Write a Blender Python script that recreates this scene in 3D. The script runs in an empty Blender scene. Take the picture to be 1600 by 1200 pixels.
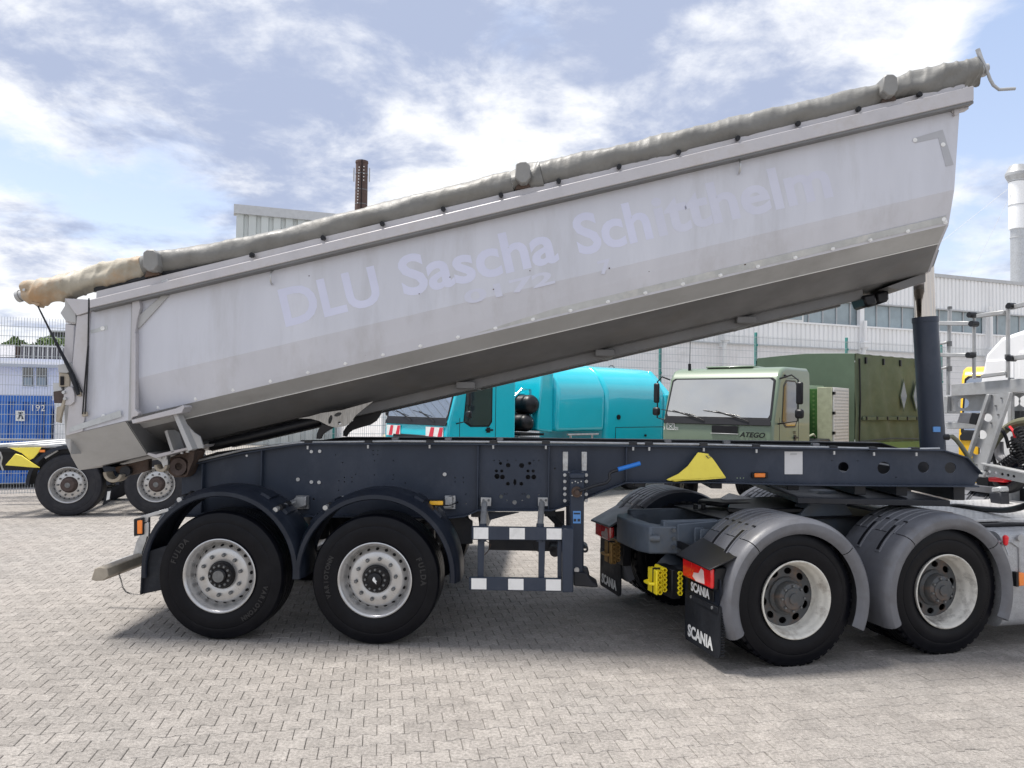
import bpy, bmesh, math, random
import numpy as np
from mathutils import Vector, Matrix
random.seed(7)
sc = bpy.context.scene
C = sc.collection
rad = math.radians
# ------------------------------------------------------------------ camera
H = 2.0
PITCH, ROLL, FPX = rad(1.575), rad(0.8), 1200.0
_F = Vector((0, math.cos(PITCH), math.sin(PITCH)))
_U0 = Vector((0, -math.sin(PITCH), math.cos(PITCH)))
_R0 = Vector((1, 0, 0))
CR = _R0*math.cos(ROLL) - _U0*math.sin(ROLL)*-1
CU = _U0*math.cos(ROLL) - _R0*math.sin(ROLL)
CAM = Vector((0, 0, H))
cd = bpy.data.cameras.new('camera'); cam = bpy.data.objects.new('camera', cd); C.objects.link(cam)
cd.lens = 36*FPX/1600; cd.sensor_width = 36; cd.sensor_fit = 'HORIZONTAL'; cd.clip_start = .1; cd.clip_end = 2000
m = Matrix((CR, CU, -_F)).transposed().to_4x4(); m.translation = CAM; cam.matrix_world = m
sc.camera = cam
# ------------------------------------------------------------------ sky, sun, exposure
SUN_EL, SUN_AZ = rad(71), rad(-80)      # azimuth measured from +Y (into the scene), negative = left
w = bpy.data.worlds.new('World'); sc.world = w; w.use_nodes = True
nt = w.node_tree; nt.nodes.clear()
def N(t, **k):
    n = nt.nodes.new(t)
    for a, b in k.items(): setattr(n, a, b)
    return n
def L(a, b): nt.links.new(a, b)
def MA(op, a, b=None, c=None, clamp=False):
    n = N('ShaderNodeMath', operation=op); n.use_clamp = clamp
    for i, x in enumerate((a, b, c)):
        if x is None: continue
        if isinstance(x, (int, float)): n.inputs[i].default_value = x
        else: L(x, n.inputs[i])
    return n.outputs[0]
sky = N('ShaderNodeTexSky', sky_type='NISHITA'); sky.sun_disc = False
sky.sun_elevation = SUN_EL; sky.sun_rotation = SUN_AZ; sky.dust_density = .6; sky.ozone_density = 1.5
tc = N('ShaderNodeTexCoord'); sep = N('ShaderNodeSeparateXYZ'); L(tc.outputs['Generated'], sep.inputs[0])
zc = MA('ADD', MA('MAXIMUM', sep.outputs[2], 0.0), .22)
comb = N('ShaderNodeCombineXYZ')
L(MA('DIVIDE', sep.outputs[0], zc), comb.inputs[0]); L(MA('DIVIDE', sep.outputs[1], zc), comb.inputs[1])
def noise(scale, det, rough, dist=0, off=(0, 0, 0)):
    mp = N('ShaderNodeMapping'); mp.inputs['Location'].default_value = off; L(comb.outputs[0], mp.inputs[0])
    n = N('ShaderNodeTexNoise'); n.inputs['Scale'].default_value = scale; n.inputs['Detail'].default_value = det
    n.inputs['Roughness'].default_value = rough; n.inputs['Distortion'].default_value = dist
    L(mp.outputs[0], n.inputs['Vector']); return n.outputs[0]
def raydir(px, py):
    return (_F + CR*((px-800)/FPX) + CU*((600-py)/FPX)).normalized()
def blob(px, py, ang, amp):       # a soft patch of the cloud deck in a direction of the sky
    d = raydir(px, py)
    vd = N('ShaderNodeVectorMath', operation='DOT_PRODUCT'); vd.inputs[1].default_value = d
    L(tc.outputs['Generated'], vd.inputs[0])
    mr = N('ShaderNodeMapRange', interpolation_type='SMOOTHSTEP')
    mr.inputs['From Min'].default_value = math.cos(rad(ang)); mr.inputs['From Max'].default_value = 1
    mr.inputs['To Max'].default_value = amp; L(vd.outputs['Value'], mr.inputs['Value'])
    return mr.outputs[0]
def total(l):
    s = l[0]
    for x in l[1:]: s = MA('ADD', s, x)
    return s
n1 = noise(1.5, 11, .60, .35, (3.1, 1.7, 0)); n2 = noise(5.5, 10, .62, .3, (9.2, 4.4, 0)); n3 = noise(2.3, 10, .60, .35, (5.5, 8.1, 0))
cover = total([n1, MA('MULTIPLY', n2, .25), blob(1590, 110, 6, -.32), blob(60, 330, 15, -.13), blob(360, 310, 8, -.07), blob(1540, 290, 8, -.10),
               blob(700, 200, 26, .10), blob(1150, 60, 16, .16), blob(1330, 30, 11, .16), blob(560, 40, 12, .10), blob(1300, 120, 9, .1), blob(200, 120, 18, .07), blob(1500, 450, 12, .1), blob(20, 430, 7, .14)])
mask = N('ShaderNodeMapRange', interpolation_type='SMOOTHSTEP'); L(cover, mask.inputs['Value'])
mask.inputs['From Min'].default_value = .47; mask.inputs['From Max'].default_value = .68
shade = total([n3, MA('MULTIPLY', n2, .55), blob(640, 80, 12, .15), blob(950, 130, 13, .17), blob(240, 130, 16, .10), blob(1200, 90, 12, .10), blob(300, 260, 13, .08), blob(760, 230, 9, -.10), blob(1080, 120, 6, -.09)])
shr = N('ShaderNodeMapRange', interpolation_type='SMOOTHSTEP'); L(shade, shr.inputs['Value'])
shr.inputs['From Min'].default_value = .70; shr.inputs['From Max'].default_value = 1.02
ccol = N('ShaderNodeMix', data_type='RGBA'); L(shr.outputs[0], ccol.inputs['Factor'])
ccol.inputs[6].default_value = (8.2, 8.3, 8.5, 1); ccol.inputs[7].default_value = (3.5, 4.05, 5.5, 1)
skm = N('ShaderNodeMix', data_type='RGBA', blend_type='MULTIPLY'); skm.inputs['Factor'].default_value = 1
L(sky.outputs[0], skm.inputs[6]); skm.inputs[7].default_value = (2.2, 1.75, 1.5, 1)
hz = N('ShaderNodeMix', data_type='RGBA')      # thin veil in the clear patches
hz.inputs['Factor'].default_value = .45; L(skm.outputs[2], hz.inputs[6]); hz.inputs[7].default_value = (4.3, 5.5, 7.9, 1)
fin = N('ShaderNodeMix', data_type='RGBA'); L(mask.outputs[0], fin.inputs['Factor']); L(hz.outputs[2], fin.inputs[6]); L(ccol.outputs[2], fin.inputs[7])
bg = N('ShaderNodeBackground'); bg.inputs['Strength'].default_value = .1; L(fin.outputs[2], bg.inputs['Color'])
wo = N('ShaderNodeOutputWorld'); L(bg.outputs[0], wo.inputs[0])
sd = bpy.data.lights.new('sun', 'SUN'); sd.energy = 4.6; sd.angle = rad(11); sd.color = (1, .95, .88)
sun = bpy.data.objects.new('sun', sd); C.objects.link(sun)
sdir = Vector((math.cos(SUN_EL)*math.sin(SUN_AZ), math.cos(SUN_EL)*math.cos(SUN_AZ), math.sin(SUN_EL)))
sun.rotation_euler = sdir.to_track_quat('Z', 'Y').to_euler(); sun.location = (0, 0, 30)
sc.view_settings.view_transform = 'Standard'; sc.view_settings.look = 'None'
sc.view_settings.exposure = 0.44; sc.view_settings.gamma = 1; sc.view_settings.use_curve_mapping = False

# ------------------------------------------------------------------ frames: (u along, v deeper, z up)
class Fr:
    def __init__(s, x, y, deg):
        s.o = Vector((x, y, 0)); s.a = rad(deg); s.R = Matrix.Rotation(s.a, 3, 'Z'); s.Ri = s.R.transposed()
    def ray(s, px, py):
        return s.Ri @ (CAM-s.o), s.Ri @ (_F + CR*((px-800)/FPX) + CU*((600-py)/FPX))
    def V(s, px, py, v):
        c, d = s.ray(px, py); return c + d*((v-c.y)/d.y)
    def Z(s, px, py, z):
        c, d = s.ray(px, py); return c + d*((z-c.z)/d.z)
    def Q(s, px, py, u):
        c, d = s.ray(px, py); return c + d*((u-c.x)/d.x)
    def pl(s, pts, v): return [((p := s.V(x, y, v)).x, p.z) for x, y in pts]
T = Fr(0, 6.34, -3)
K = Fr(2.23, 6.0, 14.5)
LT = Fr(-7.55, 13.15, 12)
G = Fr(4.42, 13.0, 50)
B = Fr(-1.25, 15.0, 41)
Y = Fr(10.5, 13.5, 48)
W = Fr(0, 19.6, 21)
WORLD = Fr(0, 0, 0)

# ------------------------------------------------------------------ materials
def mat(name, col, rough=.5, metal=0, var=.12, vscale=6, bump=0, bscale=60, spec=.5, coat=0, dirt=None, dscale=2.5, damt=.5, emis=0, stretch=None, island=0, ior=None, fine=0):
    m_ = bpy.data.materials.new(name); m_.use_nodes = True; t = m_.node_tree; b = t.nodes['Principled BSDF']
    b.inputs['Roughness'].default_value = rough; b.inputs['Metallic'].default_value = metal
    b.inputs['Specular IOR Level'].default_value = spec; b.inputs['Coat Weight'].default_value = coat
    if ior: b.inputs['IOR'].default_value = ior
    tcn = t.nodes.new('ShaderNodeTexCoord'); mp = t.nodes.new('ShaderNodeMapping'); t.links.new(tcn.outputs['Object'], mp.inputs[0])
    if stretch: mp.inputs['Scale'].default_value = stretch
    def nz(s, d=6, r=.6):
        n = t.nodes.new('ShaderNodeTexNoise'); n.inputs['Scale'].default_value = s; n.inputs['Detail'].default_value = d; n.inputs['Roughness'].default_value = r
        t.links.new(mp.outputs[0], n.inputs['Vector']); return n.outputs[0]
    def mix(f, a, c, bt='MIX'):
        x = t.nodes.new('ShaderNodeMix'); x.data_type = 'RGBA'; x.blend_type = bt
        if isinstance(f, (int, float)): x.inputs['Factor'].default_value = f
        else: t.links.new(f, x.inputs['Factor'])
        for i, q in ((6, a), (7, c)):
            if isinstance(q, tuple): x.inputs[i].default_value = q+(1,)
            else: t.links.new(q, x.inputs[i])
        return x.outputs[2]
    def mr(v, a, b_, c, d):
        x = t.nodes.new('ShaderNodeMapRange'); t.links.new(v, x.inputs[0])
        for i, q in enumerate((a, b_, c, d)): x.inputs[i+1].default_value = q
        return x.outputs[0]
    lo = tuple(x*(1-var) for x in col); hi = tuple(min(1, x*(1+var)) for x in col)
    c_ = mix(mr(nz(vscale), .3, .7, 0, 1), lo, hi)
    if fine:
        c_ = mix(mr(nz(fine, 3), .35, .65, 0, 1), c_, mix(1.0, c_, (.75, .75, .75), 'MULTIPLY'))
    if dirt:
        c_ = mix(mr(nz(dscale, 9, .7), .5, .72, 0, damt), c_, dirt)
        rr = mr(nz(dscale*1.7), .3, .7, rough*.85, min(1, rough*1.25)); t.links.new(rr, b.inputs['Roughness'])
    t.links.new(c_, b.inputs['Base Color'])
    if bump:
        bp = t.nodes.new('ShaderNodeBump'); bp.inputs['Strength'].default_value = bump; bp.inputs['Distance'].default_value = .01
        t.links.new(nz(bscale, 4), bp.inputs['Height']); t.links.new(bp.outputs[0], b.inputs['Normal'])
    if emis:
        b.inputs['Emission Color'].default_value = col+(1,); b.inputs['Emission Strength'].default_value = emis
    return m_
X = {}
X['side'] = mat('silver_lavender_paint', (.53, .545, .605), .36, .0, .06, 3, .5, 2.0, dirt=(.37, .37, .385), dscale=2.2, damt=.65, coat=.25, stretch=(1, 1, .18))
X['sidegrey'] = mat('grey_and_shaded_body_paint', (.385, .39, .395), .42, 0, .07, 2, dirt=(.25, .245, .24), dscale=1.6, damt=.5, coat=.15)  # body paint darkened for facets facing down: shade put into the colour
X['under'] = mat('dirty_shaded_underside', (.14, .142, .147), .45, 0, .2, 2, dirt=(.15, .138, .125), dscale=2.2, damt=.6)  # belly shade is put into this dark grey, with dirt over it
X['rail'] = mat('dusty_silver_rail', (.47, .46, .48), .42, .2, .1, 3, dirt=(.33, .30, .27), dscale=3, damt=.6)
X['ghost'] = mat('ghost_lettering_paint', (.575, .595, .735), .40, 0, .04, 3, coat=.2)
X['tarp'] = mat('grey_tarpaulin', (.165, .165, .158), .5, 0, .14, 5, .9, 7, dirt=(.15, .14, .115), dscale=2.0, damt=.55)
X['tarp_light'] = mat('cream_stained_tarpaulin', (.34, .315, .26), .6, 0, .15, 5, .9, 9, dirt=(.36, .20, .08), dscale=2.6, damt=.8)
X['rubber'] = mat('tyre_rubber', (.004, .0045, .007), .33, 0, .2, 8, .12, 90, spec=.16, dirt=(.012, .012, .014), dscale=4, damt=.4)
X['rubber_old'] = mat('dusty_tyre_rubber', (.020, .021, .027), .55, 0, .2, 8, .15, 90, spec=.3, dirt=(.04, .038, .037), dscale=4, damt=.5)
X['rim'] = mat('silver_wheel_paint', (.50, .50, .50), .30, .6, .06, 10, dirt=(.35, .31, .26), dscale=8, damt=.45)
X['rim_white'] = mat('chipped_white_wheel_paint', (.68, .66, .60), .45, 0, .08, 10, dirt=(.16, .12, .09), dscale=7, damt=.75)
X['rim_chip'] = mat('badly_chipped_white_paint', (.62, .60, .55), .45, 0, .08, 10, dirt=(.06, .05, .045), dscale=4.5, damt=1.0)
X['rim_black'] = mat('worn_black_wheel_disc', (.07, .075, .08), .5, .2, .2, 10, dirt=(.17, .10, .06), dscale=8, damt=.8)
X['hub_black'] = mat('black_hub', (.006, .006, .008), .35, .0, .2, spec=.3)
X['hub_rust'] = mat('rusty_hub', (.07, .05, .045), .6, .3, .3, 20)
X['nut'] = mat('grey_wheel_nut', (.16, .165, .17), .45, .6, .2, 30)
X['hole'] = mat('dark_opening', (.006, .006, .008), .9, 0, 0)
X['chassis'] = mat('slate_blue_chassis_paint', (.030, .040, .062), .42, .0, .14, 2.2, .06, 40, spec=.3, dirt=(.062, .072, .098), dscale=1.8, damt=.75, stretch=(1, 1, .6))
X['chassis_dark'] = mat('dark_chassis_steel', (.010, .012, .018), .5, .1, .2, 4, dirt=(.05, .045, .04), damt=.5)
X['fender_dark'] = mat('black_plastic_mudguard', (.010, .014, .024), .36, 0, .12, 6, .08, 70, spec=.3, dirt=(.032, .038, .050), dscale=3, damt=.5)
X['fender'] = mat('weathered_grey_mudguard', (.125, .129, .145), .42, 0, .14, 5, .12, 80, dirt=(.085, .083, .085), dscale=3.5, damt=.8)
X['galv'] = mat('galvanised_steel', (.47, .48, .49), .38, .65, .15, 18, dirt=(.3, .28, .25), dscale=6, damt=.4)
X['alu'] = mat('grey_aluminium', (.38, .39, .40), .45, .25, .1, 8, dirt=(.24, .23, .21), dscale=5, damt=.5)
X['frameT'] = mat('grey_blue_tractor_frame', (.085, .105, .135), .5, .1, .2, 5, .1, 40, dirt=(.13, .12, .10), dscale=3, damt=.6)
X['black'] = mat('black_plastic', (.006, .0065, .009), .4, 0, .2, spec=.35)
X['blackmatt'] = mat('matt_black_rubber', (.011, .013, .018), .6, 0, .25, 8, .15, 60, spec=.3, dirt=(.045, .048, .055), dscale=5, damt=.5)
X['chrome'] = mat('chrome_piston', (.52, .47, .42), .10, 1, .03)
X['white'] = mat('white_reflective_film', (.78, .78, .77), .4, 0, .03, 10, dirt=(.5, .5, .48), dscale=9, damt=.5)
X['letter'] = mat('white_lettering', (.75, .76, .76), .5, 0, .03, 10, dirt=(.4, .4, .4), dscale=30, damt=.6)
X['sticker'] = mat('white_sticker', (.62, .62, .63), .5, 0, .05, 10)
X['blue'] = mat('blue_plastic', (.015, .17, .60), .4, 0, .05)
X['bluesticker'] = mat('blue_sticker', (.10, .28, .62), .45, 0, .05)
X['yellow'] = mat('yellow_painted_steel', (.90, .76, .10), .5, 0, .06, 6, dirt=(.55, .42, .05), dscale=3, damt=.5)
X['yellowp'] = mat('yellow_plastic', (.92, .74, .02), .45, 0, .06)
X['brownp'] = mat('weathered_ochre_plastic', (.32, .19, .06), .6, 0, .15, 12, dirt=(.14, .09, .05), damt=.6)
X['orange'] = mat('orange_lens', (.85, .22, .02), .25, 0, .1, coat=.5)
X['amber'] = mat('amber_lens', (.9, .48, .02), .25, 0, .1, coat=.5)
X['red'] = mat('red_lens', (.72, .012, .015), .2, 0, .1, coat=.6)
X['pink'] = mat('clear_lens', (.72, .55, .53), .2, 0, .1, coat=.6)
X['redp'] = mat('red_plastic', (.75, .02, .03), .4)
X['redfilm'] = mat('red_warning_film', (.62, .03, .06), .4)
X['tank'] = mat('speckled_grey_tank', (.42, .43, .45), .45, .3, .12, 12, dirt=(.27, .27, .28), dscale=9, damt=.6, fine=90)
X['chequer'] = mat('aluminium_chequer_plate', (.55, .55, .55), .42, .2, .12, 20, dirt=(.4, .39, .37), dscale=8, damt=.5)
X['whitecab'] = mat('white_cab_paint', (.80, .81, .83), .3, 0, .02, coat=.5)
X['rust'] = mat('rusty_brown_steel', (.085, .06, .05), .75, .2, .3, 12, .4, 60, dirt=(.2, .11, .06), dscale=5, damt=.6)
X['beige'] = mat('worn_beige_steel', (.36, .32, .26), .6, .2, .15, 12, dirt=(.2, .15, .1), damt=.5)
X['grease'] = mat('bare_worn_steel', (.36, .35, .33), .4, .5, .2, 14, dirt=(.18, .16, .14), dscale=5, damt=.6, stretch=(8, 1, 1))
X['turq'] = mat('turquoise_paint', (.005, .50, .62), .22, 0, .03, 2, coat=.8)
X['green'] = mat('pale_military_green_paint', (.135, .185, .13), .38, 0, .04, 2, coat=.3)
X['greend'] = mat('dark_green_canvas', (.088, .115, .072), .8, 0, .1, 3, .2, 30, dirt=(.09, .13, .08), damt=.5)
X['greenf'] = mat('green_front_canvas', (.07, .105, .068), .8, 0, .08, 3)
X['greenp'] = mat('mid_green_steel', (.10, .19, .055), .55, 0, .1, 3)
X['greenc'] = mat('green_chequer_panel', (.035, .115, .022), .5, 0, .15, 20)
X['olive'] = mat('light_olive_steel', (.33, .35, .24), .55, 0, .15, 9)
X['glass'] = mat('sky_reflecting_glass', (.05, .06, .065), .03, 0, .5, 1.2, ior=2.8, spec=.9)
X['glassd'] = mat('dark_window_glass', (.02, .03, .036), .05, 0, .4, 2, ior=2.0)
X['wglass'] = mat('hall_window_glass', (.22, .28, .31), .12, 0, .25, .9, ior=1.8)
X['steelwhite'] = mat('white_corrugated_steel', (.80, .81, .82), .5, .0, .03, .7, dirt=(.55, .55, .55), dscale=.9, damt=.4, stretch=(1, 1, .2))
X['corr'] = mat('grey_corrugated_steel', (.50, .53, .52), .5, .1, .05, .6, dirt=(.42, .44, .43), dscale=.8, damt=.4, stretch=(1, 1, .2))
X['plaster'] = mat('white_painted_masonry', (.76, .75, .76), .8, 0, .05, 1.2, .3, 25, dirt=(.48, .46, .44), dscale=1.3, damt=.5)
X['office'] = mat('white_office_panel', (.80, .80, .84), .55, 0, .03, 1.5)
X['clampg'] = mat('grey_clamp_plastic', (.22, .22, .215), .5, 0, .1, 8)
X['trim'] = mat('grey_roof_trim', (.45, .46, .47), .5, .2, .08, 4)
X['roofd'] = mat('dark_roof_panel', (.075, .075, .09), .6, 0, .2, 4)
X['cblue'] = mat('blue_container_paint', (.015, .13, .50), .45, 0, .12, 3, dirt=(.02, .07, .25), dscale=2, damt=.5)
X['brick'] = mat('chimney_brick', (.085, .055, .048), .85, 0, .2, 3, .4, 20)
X['wire'] = mat('pale_fence_wire', (.42, .45, .47), .5, .3, .05)
X['post'] = mat('teal_fence_post', (.02, .21, .19), .5, 0, .05)
X['leaf'] = mat('leaves', (.07, .12, .025), .65, 0, .4, 2.5)
X['bark'] = mat('bark', (.09, .065, .045), .9, 0, .2)
X['concrete'] = mat('pale_concrete', (.55, .54, .50), .85, 0, .1, 3, .3, 30)
X['concreted'] = mat('grey_concrete', (.36, .36, .35), .85, 0, .1, 3, .3, 30)
X['ygrey'] = mat('yellow_cab_paint', (.80, .47, .02), .35, 0, .03, coat=.4)
X['dryveg'] = mat('dry_gravel_bank', (.34, .30, .22), .95, 0, .35, 2.5, .6, 9, dirt=(.14, .14, .06), dscale=1.5, damt=.7)
X['hose'] = mat('olive_hose', (.14, .14, .09), .5, 0, .1)
X['seal'] = mat('light_seam', (.72, .73, .72), .4, .2, .05)

# ------------------------------------------------------------------ object helpers
def tagp(o, label=None, cat=None, group=None, kind=None):
    if label: o['label'] = label
    if cat: o['category'] = cat
    if group: o['group'] = group
    if kind: o['kind'] = kind
    return o
def empty(name, fr=None, label=None, cat=None, group=None, loc=None, parent=None, kind=None):
    o = bpy.data.objects.new(name, None); C.objects.link(o); o.empty_display_size = .2
    if fr: o.location = fr.o; o.rotation_euler = (0, 0, fr.a)
    if loc is not None: o.location = loc
    if parent: o.parent = parent
    return tagp(o, label, cat, group, kind)
def copy_tree(o, parent=None, loc=None):
    c = o.copy(); C.objects.link(c); c.parent = parent
    if loc is not None: c.location = loc
    for ch in list(o.children): copy_tree(ch, c)
    return c
class MB:
    def __init__(s): s.v = []; s.f = []; s.mi = []; s.cur = 0
    def add(s, vs, fs):
        b = len(s.v); s.v += [tuple(x) for x in vs]; s.f += [tuple(i+b for i in f) for f in fs]; s.mi += [s.cur]*len(fs); return s
    def box(s, x0, x1, y0, y1, z0, z1):
        return s.add([(x0,y0,z0),(x1,y0,z0),(x1,y1,z0),(x0,y1,z0),(x0,y0,z1),(x1,y0,z1),(x1,y1,z1),(x0,y1,z1)],
                     [(0,3,2,1),(4,5,6,7),(0,1,5,4),(1,2,6,5),(2,3,7,6),(3,0,4,7)])
    def plate(s, pts, v0, v1):          # polygon in (u,z), extruded from v0 to v1
        n = len(pts); A = sum(pts[i][0]*pts[(i+1)%n][1]-pts[(i+1)%n][0]*pts[i][1] for i in range(n))
        if A < 0: pts = pts[::-1]
        vs = [(a, v0, c) for a, c in pts]+[(a, v1, c) for a, c in pts]
        return s.add(vs, [tuple(range(n)), tuple(range(2*n-1, n-1, -1))]+[(i, i+n, (i+1)%n+n, (i+1)%n) for i in range(n)])
    def prism(s, a, b):                 # two matching rings, capped
        n = len(a); return s.add(list(a)+list(b), [tuple(range(n))[::-1], tuple(range(n, 2*n))]+[(i, (i+1)%n, (i+1)%n+n, i+n) for i in range(n)])
    def loft(s, rings, closed=True, caps=False):
        n = len(rings[0]); vs = [p for r in rings for p in r]; fs = []
        for k in range(len(rings)-1):
            for i in range(n if closed else n-1):
                j = (i+1) % n; fs.append((k*n+i, k*n+j, (k+1)*n+j, (k+1)*n+i))
        if caps: fs += [tuple(range(n))[::-1], tuple(range((len(rings)-1)*n, len(rings)*n))]
        return s.add(vs, fs)
    def tube(s, path, r, n=8, caps=True):
        P = [Vector(p) for p in path]; rings = []; up = None
        for i, p in enumerate(P):
            d = (P[min(i+1, len(P)-1)]-P[max(i-1, 0)]).normalized()
            if up is None: up = Vector((0, 0, 1)) if abs(d.z) < .9 else Vector((1, 0, 0))
            a = d.cross(up).normalized(); b = a.cross(d).normalized(); up = b
            rr = r[i] if isinstance(r, (list, tuple)) else r
            rings.append([p+(a*math.cos(t)+b*math.sin(t))*rr for t in [2*math.pi*k/n for k in range(n)]])
        return s.loft(rings, True, caps)
    def cyl(s, c, axis, r, h, n=20):
        c = Vector(c); a = Vector(axis).normalized(); return s.tube([c, c+a*h], r, n)
    def lathe(s, prof, c=(0, 0, 0), n=48):  # profile (radius, v) turned round the v axis
        rings = [[(c[0]+r*math.cos(2*math.pi*k/n), c[1]+v, c[2]+r*math.sin(2*math.pi*k/n)) for k in range(n)] for r, v in prof]
        return s.loft(rings, True, False)
    def arc(s, prof, c, a0, a1, n=40, closed=True):   # profile (radius, v) swept from angle a0 to a1 in the u-z plane
        rings = []
        for k in range(n+1):
            a = rad(a0+(a1-a0)*k/n); rings.append([(c[0]+r*math.cos(a), c[1]+v, c[2]+r*math.sin(a)) for r, v in prof])
        return s.loft(rings, closed, closed)
    def build(s, name, mats, parent=None, loc=None, smooth=35, bevel=0, label=None, cat=None, group=None, kind=None, seg=1):
        me = bpy.data.meshes.new(name); me.from_pydata(s.v, [], s.f)
        if not isinstance(mats, (list, tuple)): mats = [mats]
        for q in mats: me.materials.append(X[q] if isinstance(q, str) else q)
        if len(mats) > 1:
            me.polygons.foreach_set('material_index', s.mi)
        bm = bmesh.new(); bm.from_mesh(me); bmesh.ops.recalc_face_normals(bm, faces=bm.faces); bm.to_mesh(me); bm.free()
        if smooth: me.shade_smooth(); me.set_sharp_from_angle(angle=rad(smooth))
        me.validate()
        o = bpy.data.objects.new(name, me); C.objects.link(o)
        if parent: o.parent = parent
        if loc is not None: o.location = loc
        if bevel:
            b = o.modifiers.new('bevel', 'BEVEL'); b.width = bevel; b.segments = seg; b.limit_method = 'ANGLE'; b.angle_limit = rad(40)
        return tagp(o, label, cat, group, kind)
def holed(name, outline, holes, v0, th, mt, parent, bevel=.0, **k):
    """a plate with real openings: outline in (u,z); holes = (u,z,ru[,rz,angle])"""
    cu = bpy.data.curves.new(name, 'CURVE'); cu.dimensions = '2D'; cu.fill_mode = 'BOTH'; cu.extrude = th/2; cu.bevel_depth = bevel
    def spl(p):
        q = cu.splines.new('POLY'); q.points.add(len(p)-1)
        for i, (a, b) in enumerate(p): q.points[i].co = (a, b, 0, 1)
        q.use_cyclic_u = True
    spl(outline)
    for h in holes:
        ru = h[2]; rz = h[3] if len(h) > 3 else ru; an = rad(h[4]) if len(h) > 4 else 0; n = 8 if ru < .012 else 18
        spl([(h[0]+ru*math.cos(t)*math.cos(an)-rz*math.sin(t)*math.sin(an), h[1]+ru*math.cos(t)*math.sin(an)+rz*math.sin(t)*math.cos(an)) for t in [2*math.pi*i/n for i in range(n)]])
    tmp = bpy.data.objects.new('tmp', cu); C.objects.link(tmp)
    dg = bpy.context.evaluated_depsgraph_get(); me = bpy.data.meshes.new_from_object(tmp.evaluated_get(dg))
    bpy.data.objects.remove(tmp); bpy.data.curves.remove(cu)
    me.name = name
    me.transform(Matrix(((1, 0, 0, 0), (0, 0, 1, v0+th/2), (0, 1, 0, 0), (0, 0, 0, 1))))
    me.flip_normals()
    me.materials.clear(); me.materials.append(X[mt])
    o = bpy.data.objects.new(name, me); C.objects.link(o); o.parent = parent
    return tagp(o, **k)
def text_geo(s, size, bold=0.0, th=.0015, shear=0, sx=1):
    """lettering as filled outlines: returns verts (x, y, depth) and faces, centred"""
    cu = bpy.data.curves.new('t', 'FONT'); cu.body = s; cu.size = size; cu.offset = bold; cu.extrude = th/2; cu.align_x = 'CENTER'; cu.align_y = 'CENTER'; cu.shear = shear
    cu.resolution_u = 4
    tmp = bpy.data.objects.new('tmp', cu); C.objects.link(tmp)
    dg = bpy.context.evaluated_depsgraph_get(); me = bpy.data.meshes.new_from_object(tmp.evaluated_get(dg))
    bpy.data.objects.remove(tmp); bpy.data.curves.remove(cu)
    vs = [(v.co.x*sx, v.co.y, v.co.z) for v in me.vertices]; fs = [tuple(p.vertices) for p in me.polygons]
    bpy.data.meshes.remove(me); return vs, fs
def text_on(name, s, org, ex, ey, size, mt, parent, bold=0, th=.002, shear=0, sx=1, **k):
    """lettering laid on a surface: org centre, ex/ey the surface's axes"""
    vs, fs = text_geo(s, size, bold, th, shear, sx); org = Vector(org); ex = Vector(ex).normalized(); ey = Vector(ey).normalized(); nn = ex.cross(ey)
    b = MB(); b.add([org+ex*x+ey*y+nn*(z+th/2) for x, y, z in vs], fs)
    return b.build(name, mt, parent, smooth=0, **k)
def box_part(name, mt, parent, x0, x1, y0, y1, z0, z1, bevel=.004, **k):
    return MB().box(x0, x1, y0, y1, z0, z1).build(name, mt, parent, bevel=bevel, **k)
# ------------------------------------------------------------------ ground
def mat_paver():
    m_ = bpy.data.materials.new('concrete_paver'); m_.use_nodes = True; t = m_.node_tree; b = t.nodes['Principled BSDF']; l = t.links.new
    geo = t.nodes.new('ShaderNodeNewGeometry'); at = t.nodes.new('ShaderNodeAttribute'); at.attribute_name = 'tone'
    def nz(s, d=5, r=.6):
        n = t.nodes.new('ShaderNodeTexNoise'); n.inputs['Scale'].default_value = s; n.inputs['Detail'].default_value = d; n.inputs['Roughness'].default_value = r
        l(geo.outputs['Position'], n.inputs['Vector']); return n.outputs[0]
    def mr(v, a, c, x, y):
        q = t.nodes.new('ShaderNodeMapRange'); l(v, q.inputs[0])
        for i, k in enumerate((a, c, x, y)): q.inputs[i+1].default_value = k
        return q.outputs[0]
    def mul(a, c):
        q = t.nodes.new('ShaderNodeMix'); q.data_type = 'RGBA'; q.blend_type = 'MULTIPLY'; q.inputs['Factor'].default_value = 1
        l(a, q.inputs[6]); l(c, q.inputs[7]); return q.outputs[2]
    base = t.nodes.new('ShaderNodeMix'); base.data_type = 'RGBA'; l(mr(nz(.55, 6), .35, .65, 0, 1), base.inputs['Factor'])
    base.inputs[6].default_value = (.35, .325, .302, 1); base.inputs[7].default_value = (.30, .283, .266, 1)
    c = mul(base.outputs[2], mr(at.outputs['Fac'], 0, 1, .91, 1.07))
    c = mul(c, mr(nz(45, 5, .75), .35, .62, .62, 1.12))
    c = mul(c, mr(nz(170, 3, .8), .35, .62, .70, 1.15))
    c = mul(c, mr(nz(6, 8, .7), .40, .60, .86, 1.03))
    c = mul(c, mr(nz(1.3, 8, .7), .60, .72, 1, .72)); c = mul(c, mr(nz(.28, 6, .6), .35, .65, .90, 1.06))
    l(c, b.inputs['Base Color']); b.inputs['Roughness'].default_value = .88; b.inputs['Specular IOR Level'].default_value = .25
    bp = t.nodes.new('ShaderNodeBump'); bp.inputs['Strength'].default_value = .7; bp.inputs['Distance'].default_value = .006
    l(nz(110, 5, .75), bp.inputs['Height']); l(bp.outputs[0], b.inputs['Normal'])
    return m_
X['paver'] = mat_paver()
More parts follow.
